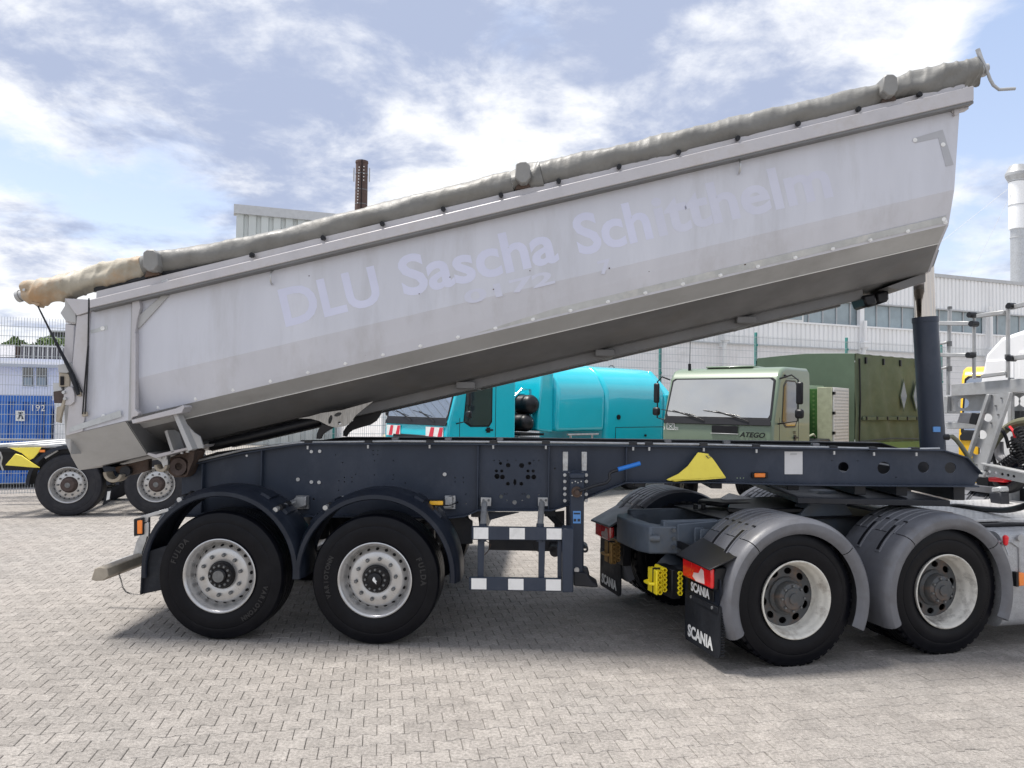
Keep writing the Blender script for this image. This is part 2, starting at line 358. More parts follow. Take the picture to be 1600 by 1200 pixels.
X['joint'] = mat('sandy_joint', (.27, .25, .225), .95, 0, .3, 30, .4, 200)
X['yard'] = mat('far_yard_paving', (.29, .27, .245), .9, 0, .10, .6, .4, 60, fine=50)
gb = MB()
gb.add([(-400, -60, -.011), (400, -60, -.011), (400, 700, -.011), (-400, 700, -.011)], [(0, 1, 2, 3)])
ground = gb.build('ground', 'joint', smooth=0, kind='structure')
ZF = 21.0
# beyond the laid field the paving is one sheet (too far to tell stones apart)
GA = rad(9.5); gx = Vector((math.cos(GA), math.sin(GA), 0)); gy = Vector((-math.sin(GA), math.cos(GA), 0))
def g2w(a, b, z=0): return gx*a+gy*b+Vector((0, 0, z))
PL, PW = .165, .136
NB0, NB1 = 24, 150     # rows
fb = MB(); y1 = NB1*PW-.04
fb.add([g2w(-300, y1, -.004), g2w(300, y1, -.004), g2w(300, 600, -.004), g2w(-300, 600, -.004)], [(0, 1, 2, 3)])
fb.build('yard_paving', 'yard', smooth=0, kind='structure')
outl = [(-.0825, .078), (-.05, .078), (-.034, .058), (.034, .058), (.05, .078), (.0825, .078)]
outl = outl + [(-x, -y) for x, y in outl]
def paver_geo(rng, z, tx, ty):
    g = .0014; vs = []
    for k, zz in ((.0032+g, z), (g, z-.004)):
        for x, y in outl:
            sx = x-math.copysign(k, x); sy = y-math.copysign(k, y)
            vs.append((sx, sy, zz+x*tx+y*ty))
    n = len(outl)
    for x, y in outl: vs.append((x-math.copysign(g, x), y-math.copysign(g, y), -.014))
    fs = [tuple(range(n))[::-1]] + [(i, (i+1) % n, (i+1) % n+n, i+n) for i in range(n)] + [(i+n, (i+1) % n+n, (i+1) % n+2*n, i+2*n) for i in range(n)]
    return vs, fs
def set_tone(me, vals):
    a = me.attributes.new('tone', 'FLOAT', 'POINT'); a.data.foreach_set('value', vals)
rng = random.Random(3)
cells = []
for j in range(NB0, NB1):
    yb = (j+.5)*PW; half = yb*.72+2.4
    for i in range(int(-half/PL)-6, int(half/PL)+7):
        a = (i+(.5 if j % 2 else 0))*PL; p = g2w(a, yb)
        if p.y < 3.5: continue
        d = p-CAM; cx = d.dot(CR)/max(.1, d.dot(_F))*FPX; cy = -d.dot(CU)/max(.1, d.dot(_F))*FPX
        if abs(cx) > 960 or cy > 800: continue
        cells.append((a, yb, cx, cy, p.y))
near = sorted([c for c in cells if abs(c[2]) < 815 and c[3] < 620], key=lambda c: c[4])
ones = set(c[:2] for c in near[:300])
variants = []
for k in range(24):
    vs, fs = paver_geo(rng, rng.uniform(-.0012, .0015), rng.uniform(-.009, .009), rng.uniform(-.009, .009))
    me = bpy.data.meshes.new('paver'); me.from_pydata(vs, [], fs); me.materials.append(X['paver'])
    bm = bmesh.new(); bm.from_mesh(me); bmesh.ops.recalc_face_normals(bm, faces=bm.faces)
    bm.to_mesh(me); bm.free(); set_tone(me, [rng.random()]*len(vs)); variants.append(me)
mv, mf, tn = [], [], []
for c in cells:
    p = g2w(c[0], c[1])
    if c[:2] in ones:
        o = bpy.data.objects.new('paver', rng.choice(variants)); C.objects.link(o); o.location = p; o.rotation_euler = (0, 0, GA); o.parent = ground
    else:
        vs, fs = paver_geo(rng, rng.uniform(-.0012, .0015), rng.uniform(-.009, .009), rng.uniform(-.009, .009)); b0 = len(mv)
        for x, y, z in vs:
            q = p+gx*x+gy*y; mv.append((q.x, q.y, z))
        mf += [tuple(k+b0 for k in f) for f in fs]; tn += [rng.random()]*len(vs)
me = bpy.data.meshes.new('laid_pavers'); me.from_pydata(mv, [], mf); me.materials.append(X['paver'])
bm = bmesh.new(); bm.from_mesh(me); bmesh.ops.recalc_face_normals(bm, faces=bm.faces); bm.to_mesh(me); bm.free(); set_tone(me, tn)
o = bpy.data.objects.new('laid_pavers', me); C.objects.link(o); o.parent = ground; o['kind'] = 'stuff'

# ------------------------------------------------------------------ wheels
def ring_pts(n, r, a0=0): return [(r*math.cos(rad(a0)+2*math.pi*k/n), r*math.sin(rad(a0)+2*math.pi*k/n)) for k in range(n)]
def tyre_profile(R, W_, ri=.292):
    # closed loop (radius, v) outer side at v=0
    return [(ri, .035), (ri+.02, .012), (ri+.06, .002), (R-.13, -.004), (R-.10, .0), (R-.095, .004), (R-.085, .002), (R-.045, .010), (R-.016, .018), (R-.004, .034), (R, .055), (R+.003, W_*.5),
            (R, W_-.055), (R-.012, W_-.03), (R-.06, W_-.008), (R-.13, W_+.002), (ri+.05, W_), (ri, W_-.03)]
def add_tread(b, R, W_, n=64, block=False):
    for gv in (.24, .42, .58, .76):
        pass
def tyre(parent, R, W_, mt='rubber', text=None, block=False, blocks=0):
    b = MB()
    pr = tyre_profile(R, W_)
    # circumferential grooves in the tread
    i = pr.index((R+.003, W_*.5)); g = []
    for f in (.22, .42, .58, .78):
        v = W_*f; g += [(R+.002, v-.008), (R-.012, v-.006), (R-.012, v+.006), (R+.002, v+.008)]
    pr = pr[:i]+g+pr[i+1:]
    b.lathe(pr+[pr[0]], n=72)
    if blocks:            # drive-axle lugs on the shoulder
        for k in range(blocks):
            a = 2*math.pi*k/blocks; da = math.pi/blocks*.62
            for v0_, v1_ in ((.022, W_*.26), (W_*.74, W_-.022)):
                ring = []
                for aa in (a-da, a+da):
                    for rr, vv in ((R-.02, v0_), (R-.02, v1_), (R+.010, v1_), (R+.010, v0_+.012)):
                        ring.append((rr*math.cos(aa), vv, rr*math.sin(aa)))
                b.prism(ring[:4], ring[4:])
    o = b.build('tyre', mt, parent, smooth=28)
    if text:              # raised lettering on the sidewall
        for word, mid, rr, size in text:
            n = len(word); step = size*.80/rr
            tb = MB()
            for k, ch in enumerate(word):
                if ch == ' ': continue
                a = rad(mid)-(k-(n-1)/2)*step      # clockwise round the wheel
                vs, fs = text_geo(ch, size, .002, .003, 0, .95)
                er = (math.cos(a), math.sin(a)); et = (math.sin(a), -math.cos(a))
                tb.add([(er[0]*(rr+y)+et[0]*x, -.006+z, er[1]*(rr+y)+et[1]*x) for x, y, z in vs], fs)
            tb.build('sidewall_lettering', mt+'_text' if mt+'_text' in X else mt, parent, smooth=0)
    return o
X['rubber_text'] = mat('raised_sidewall_lettering', (.010, .011, .014), .36, 0, .1, 8)
def nut_mesh(mt, r=.0165, h=.035):
    b = MB(); b.tube([(0, 0, 0), (0, -h*.75, 0), (0, -h, 0)], [r, r, r*.7], 6)
    me_o = b.build('wheel_nut', mt, smooth=30); me_ = me_o.data; bpy.data.objects.remove(me_o); return me_
NUT = nut_mesh('nut'); BOLT = nut_mesh('nut', .011, .02)
def wheel_set(name, parent, loc, R, W_, kind, tyre_mt='rubber', text=None, a0=0, flip=False, label=None, detail=True):
    """wheel > tyre, rim, hub, nuts; the outer face looks along -v"""
    wz = empty(name, parent=parent, loc=loc, label=label)
    if flip: wz.rotation_euler = (0, 0, math.pi)
    tyre(wz, R, W_, tyre_mt, text, blocks=44 if kind == 'drive' else 0)
    if kind == 'trailer':
        b = MB()
        b.lathe([(.293, .03), (.309, .006), (.311, -.004), (.303, -.008), (.292, .0), (.283, .02), (.272, .045), (.266, .07), (.262, .095), (.254, .105), (.242, .088), (.228, .062), (.212, .052), (.12, .052), (.11, .06)], n=72)
        b.build('rim', 'rim', wz, smooth=50)
        hb = MB()       # hand holes lie in the sloping shoulder of the disc: dark discs for the shade inside
        for x, z in ring_pts(20, .243, a0):
            a = math.atan2(z, x); rr = math.hypot(x, z)
            ring = []
            for q in range(12):
                t = 2*math.pi*q/12; lr = rr+.0095*math.sin(t); la = a+.0150/rr*math.cos(t)
                vv = .0885-(.243-lr)*1.75 if lr < .243 else .0885+(lr-.243)*1.4
                ring.append((lr*math.cos(la), vv-.003, lr*math.sin(la)))
            hb.add(ring, [tuple(range(12))])
        hb.build('hand_hole', 'hole', wz, smooth=0)
        hc = MB(); hc.lathe([(.125, .056), (.108, .052), (.106, .02), (.101, .012), (.062, .010), (.058, -.006), (.050, -.012), (.0, -.014)], n=40)
        hc.build('hub', 'hub_black', wz)
        for k, (x, z) in enumerate(ring_pts(10, .168, a0+8)):
            o = bpy.data.objects.new('wheel_nut', NUT); C.objects.link(o); o.parent = wz; o.location = (x, .052, z); o.rotation_euler = (0, rng.random(), 0)
        for k, (x, z) in enumerate(ring_pts(12, .083, a0)):
            o = bpy.data.objects.new('hub_bolt', BOLT); C.objects.link(o); o.parent = wz; o.location = (x, .014, z)
    elif kind == 'rusty':
        b = MB()
        b.lathe([(.293, .03), (.309, .006), (.311, -.004), (.303, -.008), (.290, .0), (.275, .03), (.266, .07), (.254, .105), (.238, .08), (.212, .06), (.12, .06)], n=56)
        b.build('rim', 'rim', wz, smooth=50)
        hc = MB(); hc.lathe([(.14, .062), (.132, .05), (.120, -.01), (.10, -.03), (.0, -.035)], n=32); hc.build('hub', 'hub_rust', wz)
        hd = MB(); hd.lathe([(.045, -.034), (.043, -.040), (.0, -.042)], n=20); hd.build('hub_cap', 'nut', wz)
        for x, z in ring_pts(10, .178, a0):
            o = bpy.data.objects.new('wheel_nut', NUT); C.objects.link(o); o.parent = wz; o.location = (x, .06, z)
        hb = MB()
        for x, z in ring_pts(20, .240, a0):
            a = math.atan2(z, x); hb.add([((.240+.009*math.sin(t))*math.cos(a+.055*math.cos(t)), .076+.004*math.sin(t), (.240+.009*math.sin(t))*math.sin(a+.055*math.cos(t))) for t in [2*math.pi*q/10 for q in range(10)]], [tuple(range(10))])
        hb.build('hand_hole', 'hole', wz, smooth=0)
    elif kind == 'drive':
        b = MB()
        b.lathe([(.292, .03), (.303, .004), (.305, -.006), (.297, -.010), (.287, .0), (.279, .03), (.272, .05), (.262, .062), (.255, .10), (.250, .135), (.240, .150)], n=64)
        b.build('rim', 'rim_white', wz, smooth=50, label='white deep rim with chipped paint')
        ho = [(.195*math.cos(2*math.pi*k/10+.2), .195*math.sin(2*math.pi*k/10+.2), .034, .026, math.degrees(2*math.pi*k/10+.2)+90) for k in range(10)]
        holed('wheel_disc', ring_pts(48, .243), ho, .148, .012, 'rim_black', wz)
        MB().cyl((0, .30, 0), (0, -1, 0), .25, .05, 32).build('brake_drum', 'hole', wz)
        hc = MB(); hc.lathe([(.150, .148), (.147, .13), (.125, .112), (.122, .075), (.112, .055), (.085, .045), (.082, .035), (.045, .032), (.042, .020), (.0, .018)], n=36)
        hc.build('hub', 'rim_black', wz)
        for k, (x, z) in enumerate(ring_pts(8, .098, a0)):
            o = bpy.data.objects.new('hub_bolt', BOLT); C.objects.link(o); o.parent = wz; o.location = (x, .052, z)
    else:
        b = MB(); b.lathe([(R*.55, .03), (R*.57, .0), (R*.54, -.004), (R*.50, .04), (R*.46, .07), (R*.40, .055), (R*.2, .055), (R*.18, .0), (0, -.01)], n=32); b.build('rim', 'rim_white', wz)
        hb = MB()
        for x, z in ring_pts(8, R*.40, 10): hb.cyl((x, .056, z), (0, -1, 0), R*.05, .006, 10)
        hb.build('hand_hole', 'hole', wz, smooth=0)
    return wz

# ------------------------------------------------------------------ tipping semi-trailer
tr = empty('tipper_trailer', T, 'silver half-pipe tipping semi-trailer with its body raised on a slate blue chassis', 'tipper trailer')
P = T.pl
h1 = T.V(342.5, 903.5, 0); RW = .537
AX = [h1.x, h1.x+1.315]
FU = [('FULDA', 12, .405, .062), ('VARIOTONN', 178, .405, .050)]
FU2 = [('FULDA', 150, .405, .062), ('VARIOTONN', 325, .405, .050)]
for k, u in enumerate(AX):
    wheel_set('wheel', tr, (u, 0, RW), RW, .385, 'trailer', text=(FU2, FU)[k], a0=(4, 0)[k], label=('rear trailer wheel with plain silver hub cap', 'front trailer wheel with dark hub cap and eagle emblem')[k])
    wheel_set('wheel', tr, (u, 2.55, RW), RW, .385, 'trailer', flip=True)
    MB().cyl((u, .3, RW), (0, 1, 0), .065, 1.95, 16).box(u-.09, u+.09, .55, 2.0, RW-.02, RW+.1).build('axle', 'chassis_dark', tr, bevel=.01)
    for vv in (.72, 1.83): MB().cyl((u+.25, vv, .55), (0, 0, 1), .14, .32, 20).build('air_spring', 'black', tr)
wl = [o for o in tr.children if o.name.startswith('wheel')]
MB().cyl((0, -.016, 0), (0, -1, 0), .048, .01, 28).build('hub_cap', 'nut', wl[0])
b = MB(); b.plate([(-.012, .018), (-.004, .030), (.004, .022), (.010, .004), (.022, -.006), (.014, -.012), (.018, -.030), (.004, -.018), (-.010, -.006), (-.016, .004)], -.020, -.016); b.build('hub_emblem', 'letter', wl[2])

# chassis beams with openings
top_l = [(284, 733), (302, 727), (380, 709), (462, 696), (480, 694), (700, 694.5), (1000, 698), (1300, 702), (1470, 704.5), (1507, 716), (1530, 741), (1523, 757)]
bot_l = [(1522, 760), (1250, 757.5), (1100, 753.5), (977, 754), (920, 776), (884, 790), (862, 797), (748, 797), (728, 806), (700, 809), (465, 806), (440, 806), (284, 806)]
V0 = .62
S = 6.96/1200      # metres per pixel on the web
def H_(x, y, r, r2=None, a=0): p = T.V(x, y, V0); return (p.x, p.z, r*S, (r2 or r)*S, a)
holes = [H_(1318, 730, 8), H_(1381, 731, 9.5), H_(1443, 730, 8.5), H_(1485, 731, 8.5)]
holes += [H_(x, y, r) for x, y, r in ((782, 724, 2.6), (794, 727, 3.6), (815, 727.5, 4), (827.5, 724, 2.6), (775.5, 736, 2.5), (784, 736, 2.5), (825, 736, 2.5), (833, 736, 2.5),
          (793.5, 756, 3), (814.5, 756, 3), (783, 776, 3), (825.5, 776, 3), (804, 785, 3.4), (715, 785, 1.6), (490, 780, 1.8), (867, 732, 1.6))]
holes += [H_(776.5, 744.5, 4.2), H_(785, 745.5, 3.8), H_(825, 745.5, 3.8), H_(834, 745.5, 3.8), H_(804.5, 753.5, 5, 2.4, 90)]
holes += [H_(x, y, 1.1) for x, y in ((524, 711), (535.5, 723), (583, 704), (583, 710.5), (590, 710.5), (590, 704), (585, 720), (614.7, 720), (556, 741), (538, 746), (538, 753), (550, 746), (550, 753), (529.5, 751.5),
          (585, 742), (615, 742), (614, 749), (529, 766), (711, 753), (711, 746.5), (724, 746.5), (724, 753.5), (633, 754.5), (728, 772), (728, 787), (772, 719.5), (780, 719.5), (793, 719.5), (806, 719.5), (834, 719.5), (842, 719.5),
          (788, 772), (792, 772), (816, 772), (820, 772), (792, 782), (816, 782), (842, 773), (1152, 747), (1157, 747), (1162, 747), (1300, 720), (1340, 720), (1400, 746))]
web = holed('chassis_beam', P(top_l+bot_l, V0), holes, V0, .012, 'chassis', tr, label='near slate blue chassis beam with round openings')
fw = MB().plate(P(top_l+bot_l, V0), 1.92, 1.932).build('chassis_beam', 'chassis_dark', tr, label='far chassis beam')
def flange(pts, v0, v1, th, mt, name='flange', parent=tr):
    b = MB(); pts = [(p[0], p[1]) for p in P(pts, V0)]
    up = [(a, c+th) for a, c in pts]; b.plate(pts+up[::-1], v0, v1); return b.build(name, mt, parent, bevel=.003)
flange(top_l[1:11], V0-.06, V0+.10, .014, 'chassis', 'top_flange')
flange(bot_l[::-1], V0-.09, V0+.09, .014, 'chassis', 'bottom_flange')
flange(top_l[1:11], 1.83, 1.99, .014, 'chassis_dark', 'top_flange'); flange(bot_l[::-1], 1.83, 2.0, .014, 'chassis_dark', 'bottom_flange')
for x, y0, y1 in ((412, 703, 804), (748, 696, 796), (858, 697, 796), (978, 699, 752), (320, 724, 800)):
    a = T.V(x, y0, V0); c = T.V(x, y1, V0); box_part('web_stiffener', 'chassis', tr, a.x-.006, a.x+.006, V0-.055, V0, c.z, a.z, .002)
for x, z0, z1 in ((330, 1.15, 1.4), (480, .95, 1.5), (625, .95, 1.5), (745, .98, 1.5), (860, 1.0, 1.5), (1000, 1.28, 1.5), (1120, 1.28, 1.5), (1240, 1.28, 1.5), (1345, 1.25, 1.42), (1410, 1.25, 1.5), (1500, 1.22, 1.42)):
    a = T.V(x, 750, V0); box_part('cross_member', 'chassis_dark', tr, a.x-.05, a.x+.05, V0+.014, 1.918, z0, z1)
a = T.V(1130, 750, V0).x; c = T.V(1515, 750, V0).x
box_part('coupling_plate', 'chassis_dark', tr, a+.6, c-.25, .45, 2.1, 1.185, 1.235)
# bolts on the web
for x, y, r in ((466, 749, 3), (487, 705.5, 2.6), (500, 705, 2.6), (487, 753, 2.8), (499, 753.5, 2.8), (695, 741, 3)):
    p = T.V(x, y, V0); MB().cyl((p.x, V0, p.z), (0, -1, 0), r*S, .012, 12).build('frame_bolt', 'galv', tr)
# hose and clips along the top
pp = [(300, 722), (380, 703), (470, 691.5), (620, 689.5), (860, 691), (1100, 694.5), (1230, 698), (1290, 699), (1400, 702), (1468, 701)]
MB().tube([(lambda q: (q.x, .585, q.z))(T.V(x, y, .585)) for x, y in pp], .011, 8).build('air_line', 'galv', tr)
MB().tube([(lambda q: (q.x, .66, q.z))(T.V(x, y-1.5, .66)) for x, y in pp[2:8]], .013, 8).build('cable_line', 'black', tr)
for x in (482, 576, 672, 771, 853, 989, 1014, 1099, 1181, 1302, 1364, 1430):
    y = np.interp(x, [q[0] for q in pp], [q[1] for q in pp]); p = T.V(x, y, .58)
    MB().box(p.x-.035, p.x+.035, .565, .64, p.z-.02, p.z+.014).build('line_clip', 'chassis_dark', tr, bevel=.003)
    MB().cyl((p.x, .56, p.z-.03), (0, 0, -1), .010, .03, 8).build('clip_bolt', 'galv', tr)
for x in (617, 700, 781, 1044, 1136, 1275):
    y = np.interp(x, [q[0] for q in pp], [q[1] for q in pp]); p = T.V(x, y-2, .6)
    MB().box(p.x-.028, p.x+.028, .59, .66, p.z-.008, p.z+.024).build('cable_saddle', 'fender', tr, bevel=.003)
# mudguards
def mudguard(uc, R=.685, a0=-3, a1=191, v0=-.01, v1=.44, zc=.575, parent=tr, far=False):
    e = empty('mudguard', parent=parent)
    s = -1 if far else 1; off = v0
    pr = [(R-.060, 0), (R-.062, .012), (R-.03, .014), (R-.018, .03), (R-.012, .07), (R+.006, .085), (R+.012, .11), (R+.012, .34), (R+.002, .36), (R-.006, v1-v0), (R-.045, v1-v0), (R-.045, v1-v0+.005), (R+.002, v1-v0+.008),
          (R+.020, .345), (R+.020, .105), (R+.010, .075), (R+.0, .055), (R-.008, .018), (R-.02, -.004), (R-.052, -.008)]
    pr = [(r, off+s*v) for r, v in pr]
    b = MB(); b.arc(pr, (uc, 0, zc), a0, a1, 44); b.build('guard_shell', 'fender_dark', e, smooth=45)
    # raised ribs across the crown
    for aa in (42, 58, 122, 138):
        rb = MB(); rb.arc([(R+.018, off+s*.10), (R+.036, off+s*.12), (R+.036, off+s*.33), (R+.018, off+s*.35)], (uc, 0, zc), aa, aa+7, 3)
        rb.build('guard_rib', 'fender_dark', e)
    return e
g1 = mudguard(AX[0], a0=-4, a1=186); g2 = mudguard(AX[1], a0=-4, a1=184)
mudguard(AX[0], v0=2.56, far=True); mudguard(AX[1], v0=2.56, far=True)
def poly(name, pts, v0, v1, mt, parent=tr, bevel=.003, fr=T, **k):
    return MB().plate(fr.pl(pts, v0), v0, v1).build(name, mt, parent, bevel=bevel, **k)
# rear mud flap, marker lamp and its arm
b = MB(); f0 = T.pl([(223, 864), (226, 868), (219, 929)], .0); b.add([(f0[0][0], -.005, f0[0][1]), (f0[0][0]+.02, .40, f0[0][1]), (f0[2][0]+.02, .40, f0[2][1]), (f0[2][0], -.005, f0[2][1]),
     (f0[0][0]+.012, -.005, f0[0][1]), (f0[0][0]+.032, .40, f0[0][1]), (f0[2][0]+.032, .40, f0[2][1]), (f0[2][0]+.012, -.005, f0[2][1])], [(0, 1, 2, 3), (7, 6, 5, 4), (0, 4, 5, 1), (1, 5, 6, 2), (2, 6, 7, 3), (3, 7, 4, 0)])
b.build('mud_flap', 'blackmatt', tr)
poly('mud_flap_side', [(223, 864), (262, 852), (252, 922), (219, 929)], .02, .028, 'blackmatt')
poly('lamp_housing', [(208.5, 811), (223, 809), (223, 836), (208.5, 838)], -.03, .10, 'black', bevel=.006)
poly('side_lamp', [(214, 813.5), (221.5, 813), (221.5, 834), (214, 834.5)], -.042, -.028, 'orange', bevel=.004)
poly('lamp_plate', [(225, 818), (232, 816), (232, 838), (225, 840)], -.01, 0.02, 'galv')
poly('lamp_arm', [(220, 806), (262, 794), (264, 799), (232, 808.5), (230, 816), (222, 817)], .0, .03, 'galv')
poly('lamp_arm', [(262, 794), (286, 782), (290, 786), (264, 799)], .1, .14, 'galv')
# bracket tubes of the mudguards
def tube2(name, a, c, va, vb, r, mt, parent=tr, n=12, **k):
    p = T.V(a[0], a[1], va); q = T.V(c[0], c[1], vb); return MB().tube([p, q], r, n).build(name, mt, parent, **k)
for a, c, pl_ in (((430, 796.5), (459, 784), (462, 774.5, 482, 795.5)), ((508, 793.5), (531, 782), (531, 775, 541, 781)), ((280, 781), (306, 771), None), (None, None, (695, 774.5, 711.5, 795.5))):
    if a:
        tube2('bracket_tube', a, c, .02, .45, .021, 'galv'); p = T.V(a[0]+7, a[1]-3, .08); q = T.V(a[0]+12, a[1]-5, .15)
        MB().tube([p, q], .028, 10).build('bracket_clamp', 'black', tr)
        p = T.V(a[0]+18, a[1]-8, .25); q = T.V(a[0]+21, a[1]-9.5, .3); MB().tube([p, q], .028, 10).build('bracket_clamp', 'black', tr)
    if pl_:
        x0, y0, x1, y1 = pl_; poly('bracket_plate', [(x0, y0), (x1, y0), (x1, y1), (x0, y1)], .58, .605, 'galv')
        for yy in (y0+4, y1-4):
            p = T.V(x1-4, yy, .58); MB().cyl(p, (0, -1, 0), .010, .012, 6).build('bracket_bolt', 'nut', tr)
poly('bracket_plate', [(446, 791), (462, 777), (478, 776), (478, 790), (462, 795), (452, 797)], .5, .585, 'galv')
poly('bracket_plate', [(528, 781), (540, 775), (539, 784)], .5, .6, 'galv')
poly('bracket_plate', [(690, 785), (700, 777), (706, 776), (706, 792), (694, 795)], .5, .585, 'galv')
poly('bracket_plate', [(318, 771), (335, 765), (337, 769), (320, 776)], .3, .32, 'galv')
poly('marker_housing', [(668, 781), (695, 781), (695, 791), (668, 791)], .26, .3, 'black')
poly('marker_lamp', [(671, 783), (692, 783), (692, 789.5), (671, 789.5)], .235, .262, 'amber', bevel=.005)
p = T.V(681, 795, .3); MB().cyl(p, (0, -1, 0), .03, .015, 20).build('reflector', 'galv', tr)
p = T.V(690, 789, .3); MB().tube([p, T.V(697, 790, .35), T.V(705, 789, .5), T.V(715, 785, .6)], .005, 6).build('lamp_cable', 'black', tr)
# side guard with reflective strips
sg = empty('side_guard', parent=tr, label='grey two-bar side guard with white reflective patches')
for (x0, x1, y0, y1, y0b, y1b, wh) in ((737, 878, 822.5, 843.5, 824.5, 844.5, ((740, 763), (796, 820), (854, 877.5))), (733, 878, 902, 922, 904, 924.5, ((736.5, 760), (794, 818), (853, 876.5)))):
    poly('guard_rail', [(x0, y0), (x1, y0b), (x1, y1b), (x0, y1)], -.0, .035, 'chassis', sg, bevel=.004)
    for a, c in wh:
        fa = (a-x0)/(x1-x0); fc = (c-x0)/(x1-x0)
        t = lambda f, q0, q1: q0+(q1-q0)*f
        poly('reflective_strip', [(a, t(fa, y0, y0b)+1.5), (c, t(fc, y0, y0b)+1.5), (c, t(fc, y1, y1b)-1.5), (a, t(fa, y1, y1b)-1.5)], -.003, -.0005, 'white', sg, bevel=0)
poly('guard_post', [(746.5, 842), (756.5, 842), (755.5, 903), (746, 903)], .036, .08, 'chassis', sg)
poly('guard_post', [(841.5, 842), (852, 842), (850.5, 905), (841, 905)], .036, .08, 'chassis', sg)
poly('guard_post', [(871, 845), (878, 845), (878, 905), (871, 905)], .04, .06, 'chassis', sg)
poly('guard_end', [(878.5, 825.5), (896, 826.5), (896, 926), (878.5, 926)], -.02, .16, 'chassis', sg, bevel=.008)
for x in (754.5, 844):
    tube2('guard_hanger', (x+2.5, 786), (x, 822), .42, .05, .026, 'galv', sg)
    tube2('guard_socket', (x, 818), (x-.5, 846), .06, .05, .032, 'chassis', sg)
    poly('hanger_plate', [(x-3.5, 777), (x+13, 777.5), (x+13, 791), (x-3.5, 791)], .575, .60, 'galv', sg)
    for dx in (1, 9):
        p = T.V(x+dx, 781.5, .575); MB().cyl(p, (0, -1, 0), .011, .012, 6).build('hanger_bolt', 'nut', sg)
MB().tube([T.V(757, 843, .1), T.V(767, 851, .12), T.V(762, 862, .12), T.V(756, 868, .1)], .004, 6).build('guard_cable', 'rust', sg)
MB().tube([T.V(832, 846, .2), T.V(836, 858, .2), T.V(845, 864, .2)], .004, 6).build('guard_cable', 'black', sg)
# cross tube and steps behind the guard
box_part('air_tank_rail', 'chassis_dark', tr, T.V(765, 848, 1.2).x, T.V(872, 848, 1.2).x+.1, 1.1, 1.2, .60, .72)
poly('frame_bracket', [(762, 801), (811, 801), (790, 806), (765, 813)], .7, .76, 'chassis')
poly('frame_bracket', [(700, 808), (725, 806), (738, 815), (738, 850), (700, 850)], .75, .8, 'chassis_dark')
# landing legs
def landing(v, near=True):
    e = empty('landing_leg', parent=tr, label='slate blue landing leg with folded crank' if near else None)
    dv = v-.36
    def q(pts, a, c, nm, m_, bv=.004): return MB().plate(P(pts, .36), a+dv, c+dv).build(nm, m_, e, bevel=bv)
    q([(880, 737), (919, 737), (919, 786), (880, 786)], .46, .48, 'mounting_plate', 'chassis')
    q([(890, 742), (912.5, 742), (911.5, 896), (890.5, 896)], .30, .46, 'leg_tube', 'chassis', .012)
    q([(889, 738), (914, 738), (914, 747), (889, 747)], .28, .47, 'leg_cap', 'chassis', .012)
    q([(896, 890), (916, 892), (923, 904), (934, 911), (933, 914), (925, 914), (900, 912), (896, 912)], .27, .49, 'foot', 'chassis_dark', .01)
    q([(908, 884), (918, 886), (921, 896), (912, 900)], .3, .4, 'foot_link', 'chassis_dark', .01)
    if near:
        q([(879.5, 707), (888, 707), (888, 740), (879.5, 740)], .47, .50, 'galvanised_bracket', 'galv'); q([(909.5, 707), (918, 707), (918, 740), (909.5, 740)], .47, .50, 'galvanised_bracket', 'galv')
        q([(888, 738), (909.5, 738), (909.5, 741), (888, 741)], .46, .50, 'galvanised_bracket', 'galv')
        for x, y in ((884, 711), (884, 726), (914, 711), (914, 726), (882.5, 742), (882.5, 752), (882.5, 763), (882.5, 772), (882.5, 782), (916, 742), (916, 752), (916, 763), (916, 772), (916, 782)):
            p = T.V(x, y, .46+dv); MB().cyl(p, (0, -1, 0), .015, .016, 10).build('leg_bolt', 'galv', e)
        for x, y in ((894, 754), (899, 752), (903, 754), (908, 752), (894, 774), (908, 774)):
            p = T.V(x, y, .30+dv); MB().cyl(p, (0, -1, 0), .006, .01, 6).build('leg_screw', 'galv', e)
        p = T.V(901, 768, .3); MB().cyl(p, (0, -1, 0), .045, .05, 20).cyl(p+Vector((0, -.05, 0)), (0, -1, 0), .022, .05, 12).build('gear_boss', 'rust', e)
        MB().tube([T.V(905, 767, .24), T.V(925, 760, .24), T.V(948, 754, .26), T.V(953, 748, .27), T.V(952, 741, .28), T.V(956, 737, .28), T.V(966, 734, .3)], .014, 10).build('crank', 'chassis_dark', e)
        MB().tube([T.V(965.5, 733.5, .3), T.V(1000, 724, .33)], .019, 12).build('crank_grip', 'blue', e, label='blue plastic crank grip')
        q([(895, 797), (907, 797), (907, 816), (895, 816)], .296, .2995, 'sticker', 'bluesticker', 0)
        q([(896, 799.5), (906, 799.5), (906, 802), (896, 802)], .2945, .2958, 'sticker_mark', 'chassis', 0); q([(896, 809), (900, 809), (900, 813), (896, 813)], .2945, .2958, 'sticker_mark', 'chassis', 0)
        q([(902, 809), (906, 809), (906, 813), (902, 813)], .2945, .2958, 'sticker_mark', 'chassis', 0)
        p = T.V(901, 890, .3); MB().cyl(p, (0, -1, 0), .022, .02, 16).build('foot_pin', 'galv', e)
        p = T.V(914, 858, .4); MB().lathe([(.012, -.008), (.03, -.008), (.03, .008), (.012, .008), (.012, -.008)], p, 16).build('leg_eye', 'chassis_dark', e)
landing(.36); landing(2.12, False)
MB().tube([T.V(852, 800, .75), T.V(884, 832, .9)], .02, 8).tube([T.V(858, 800, .8), T.V(880, 822, .9)], .02, 8).build('leg_brace', 'chassis_dark', tr)
box_part('cross_shaft', 'chassis_dark', tr, T.V(901, 768, .4).x-.02, T.V(901, 768, .4).x+.02, .45, 2.1, 1.1, 1.14)
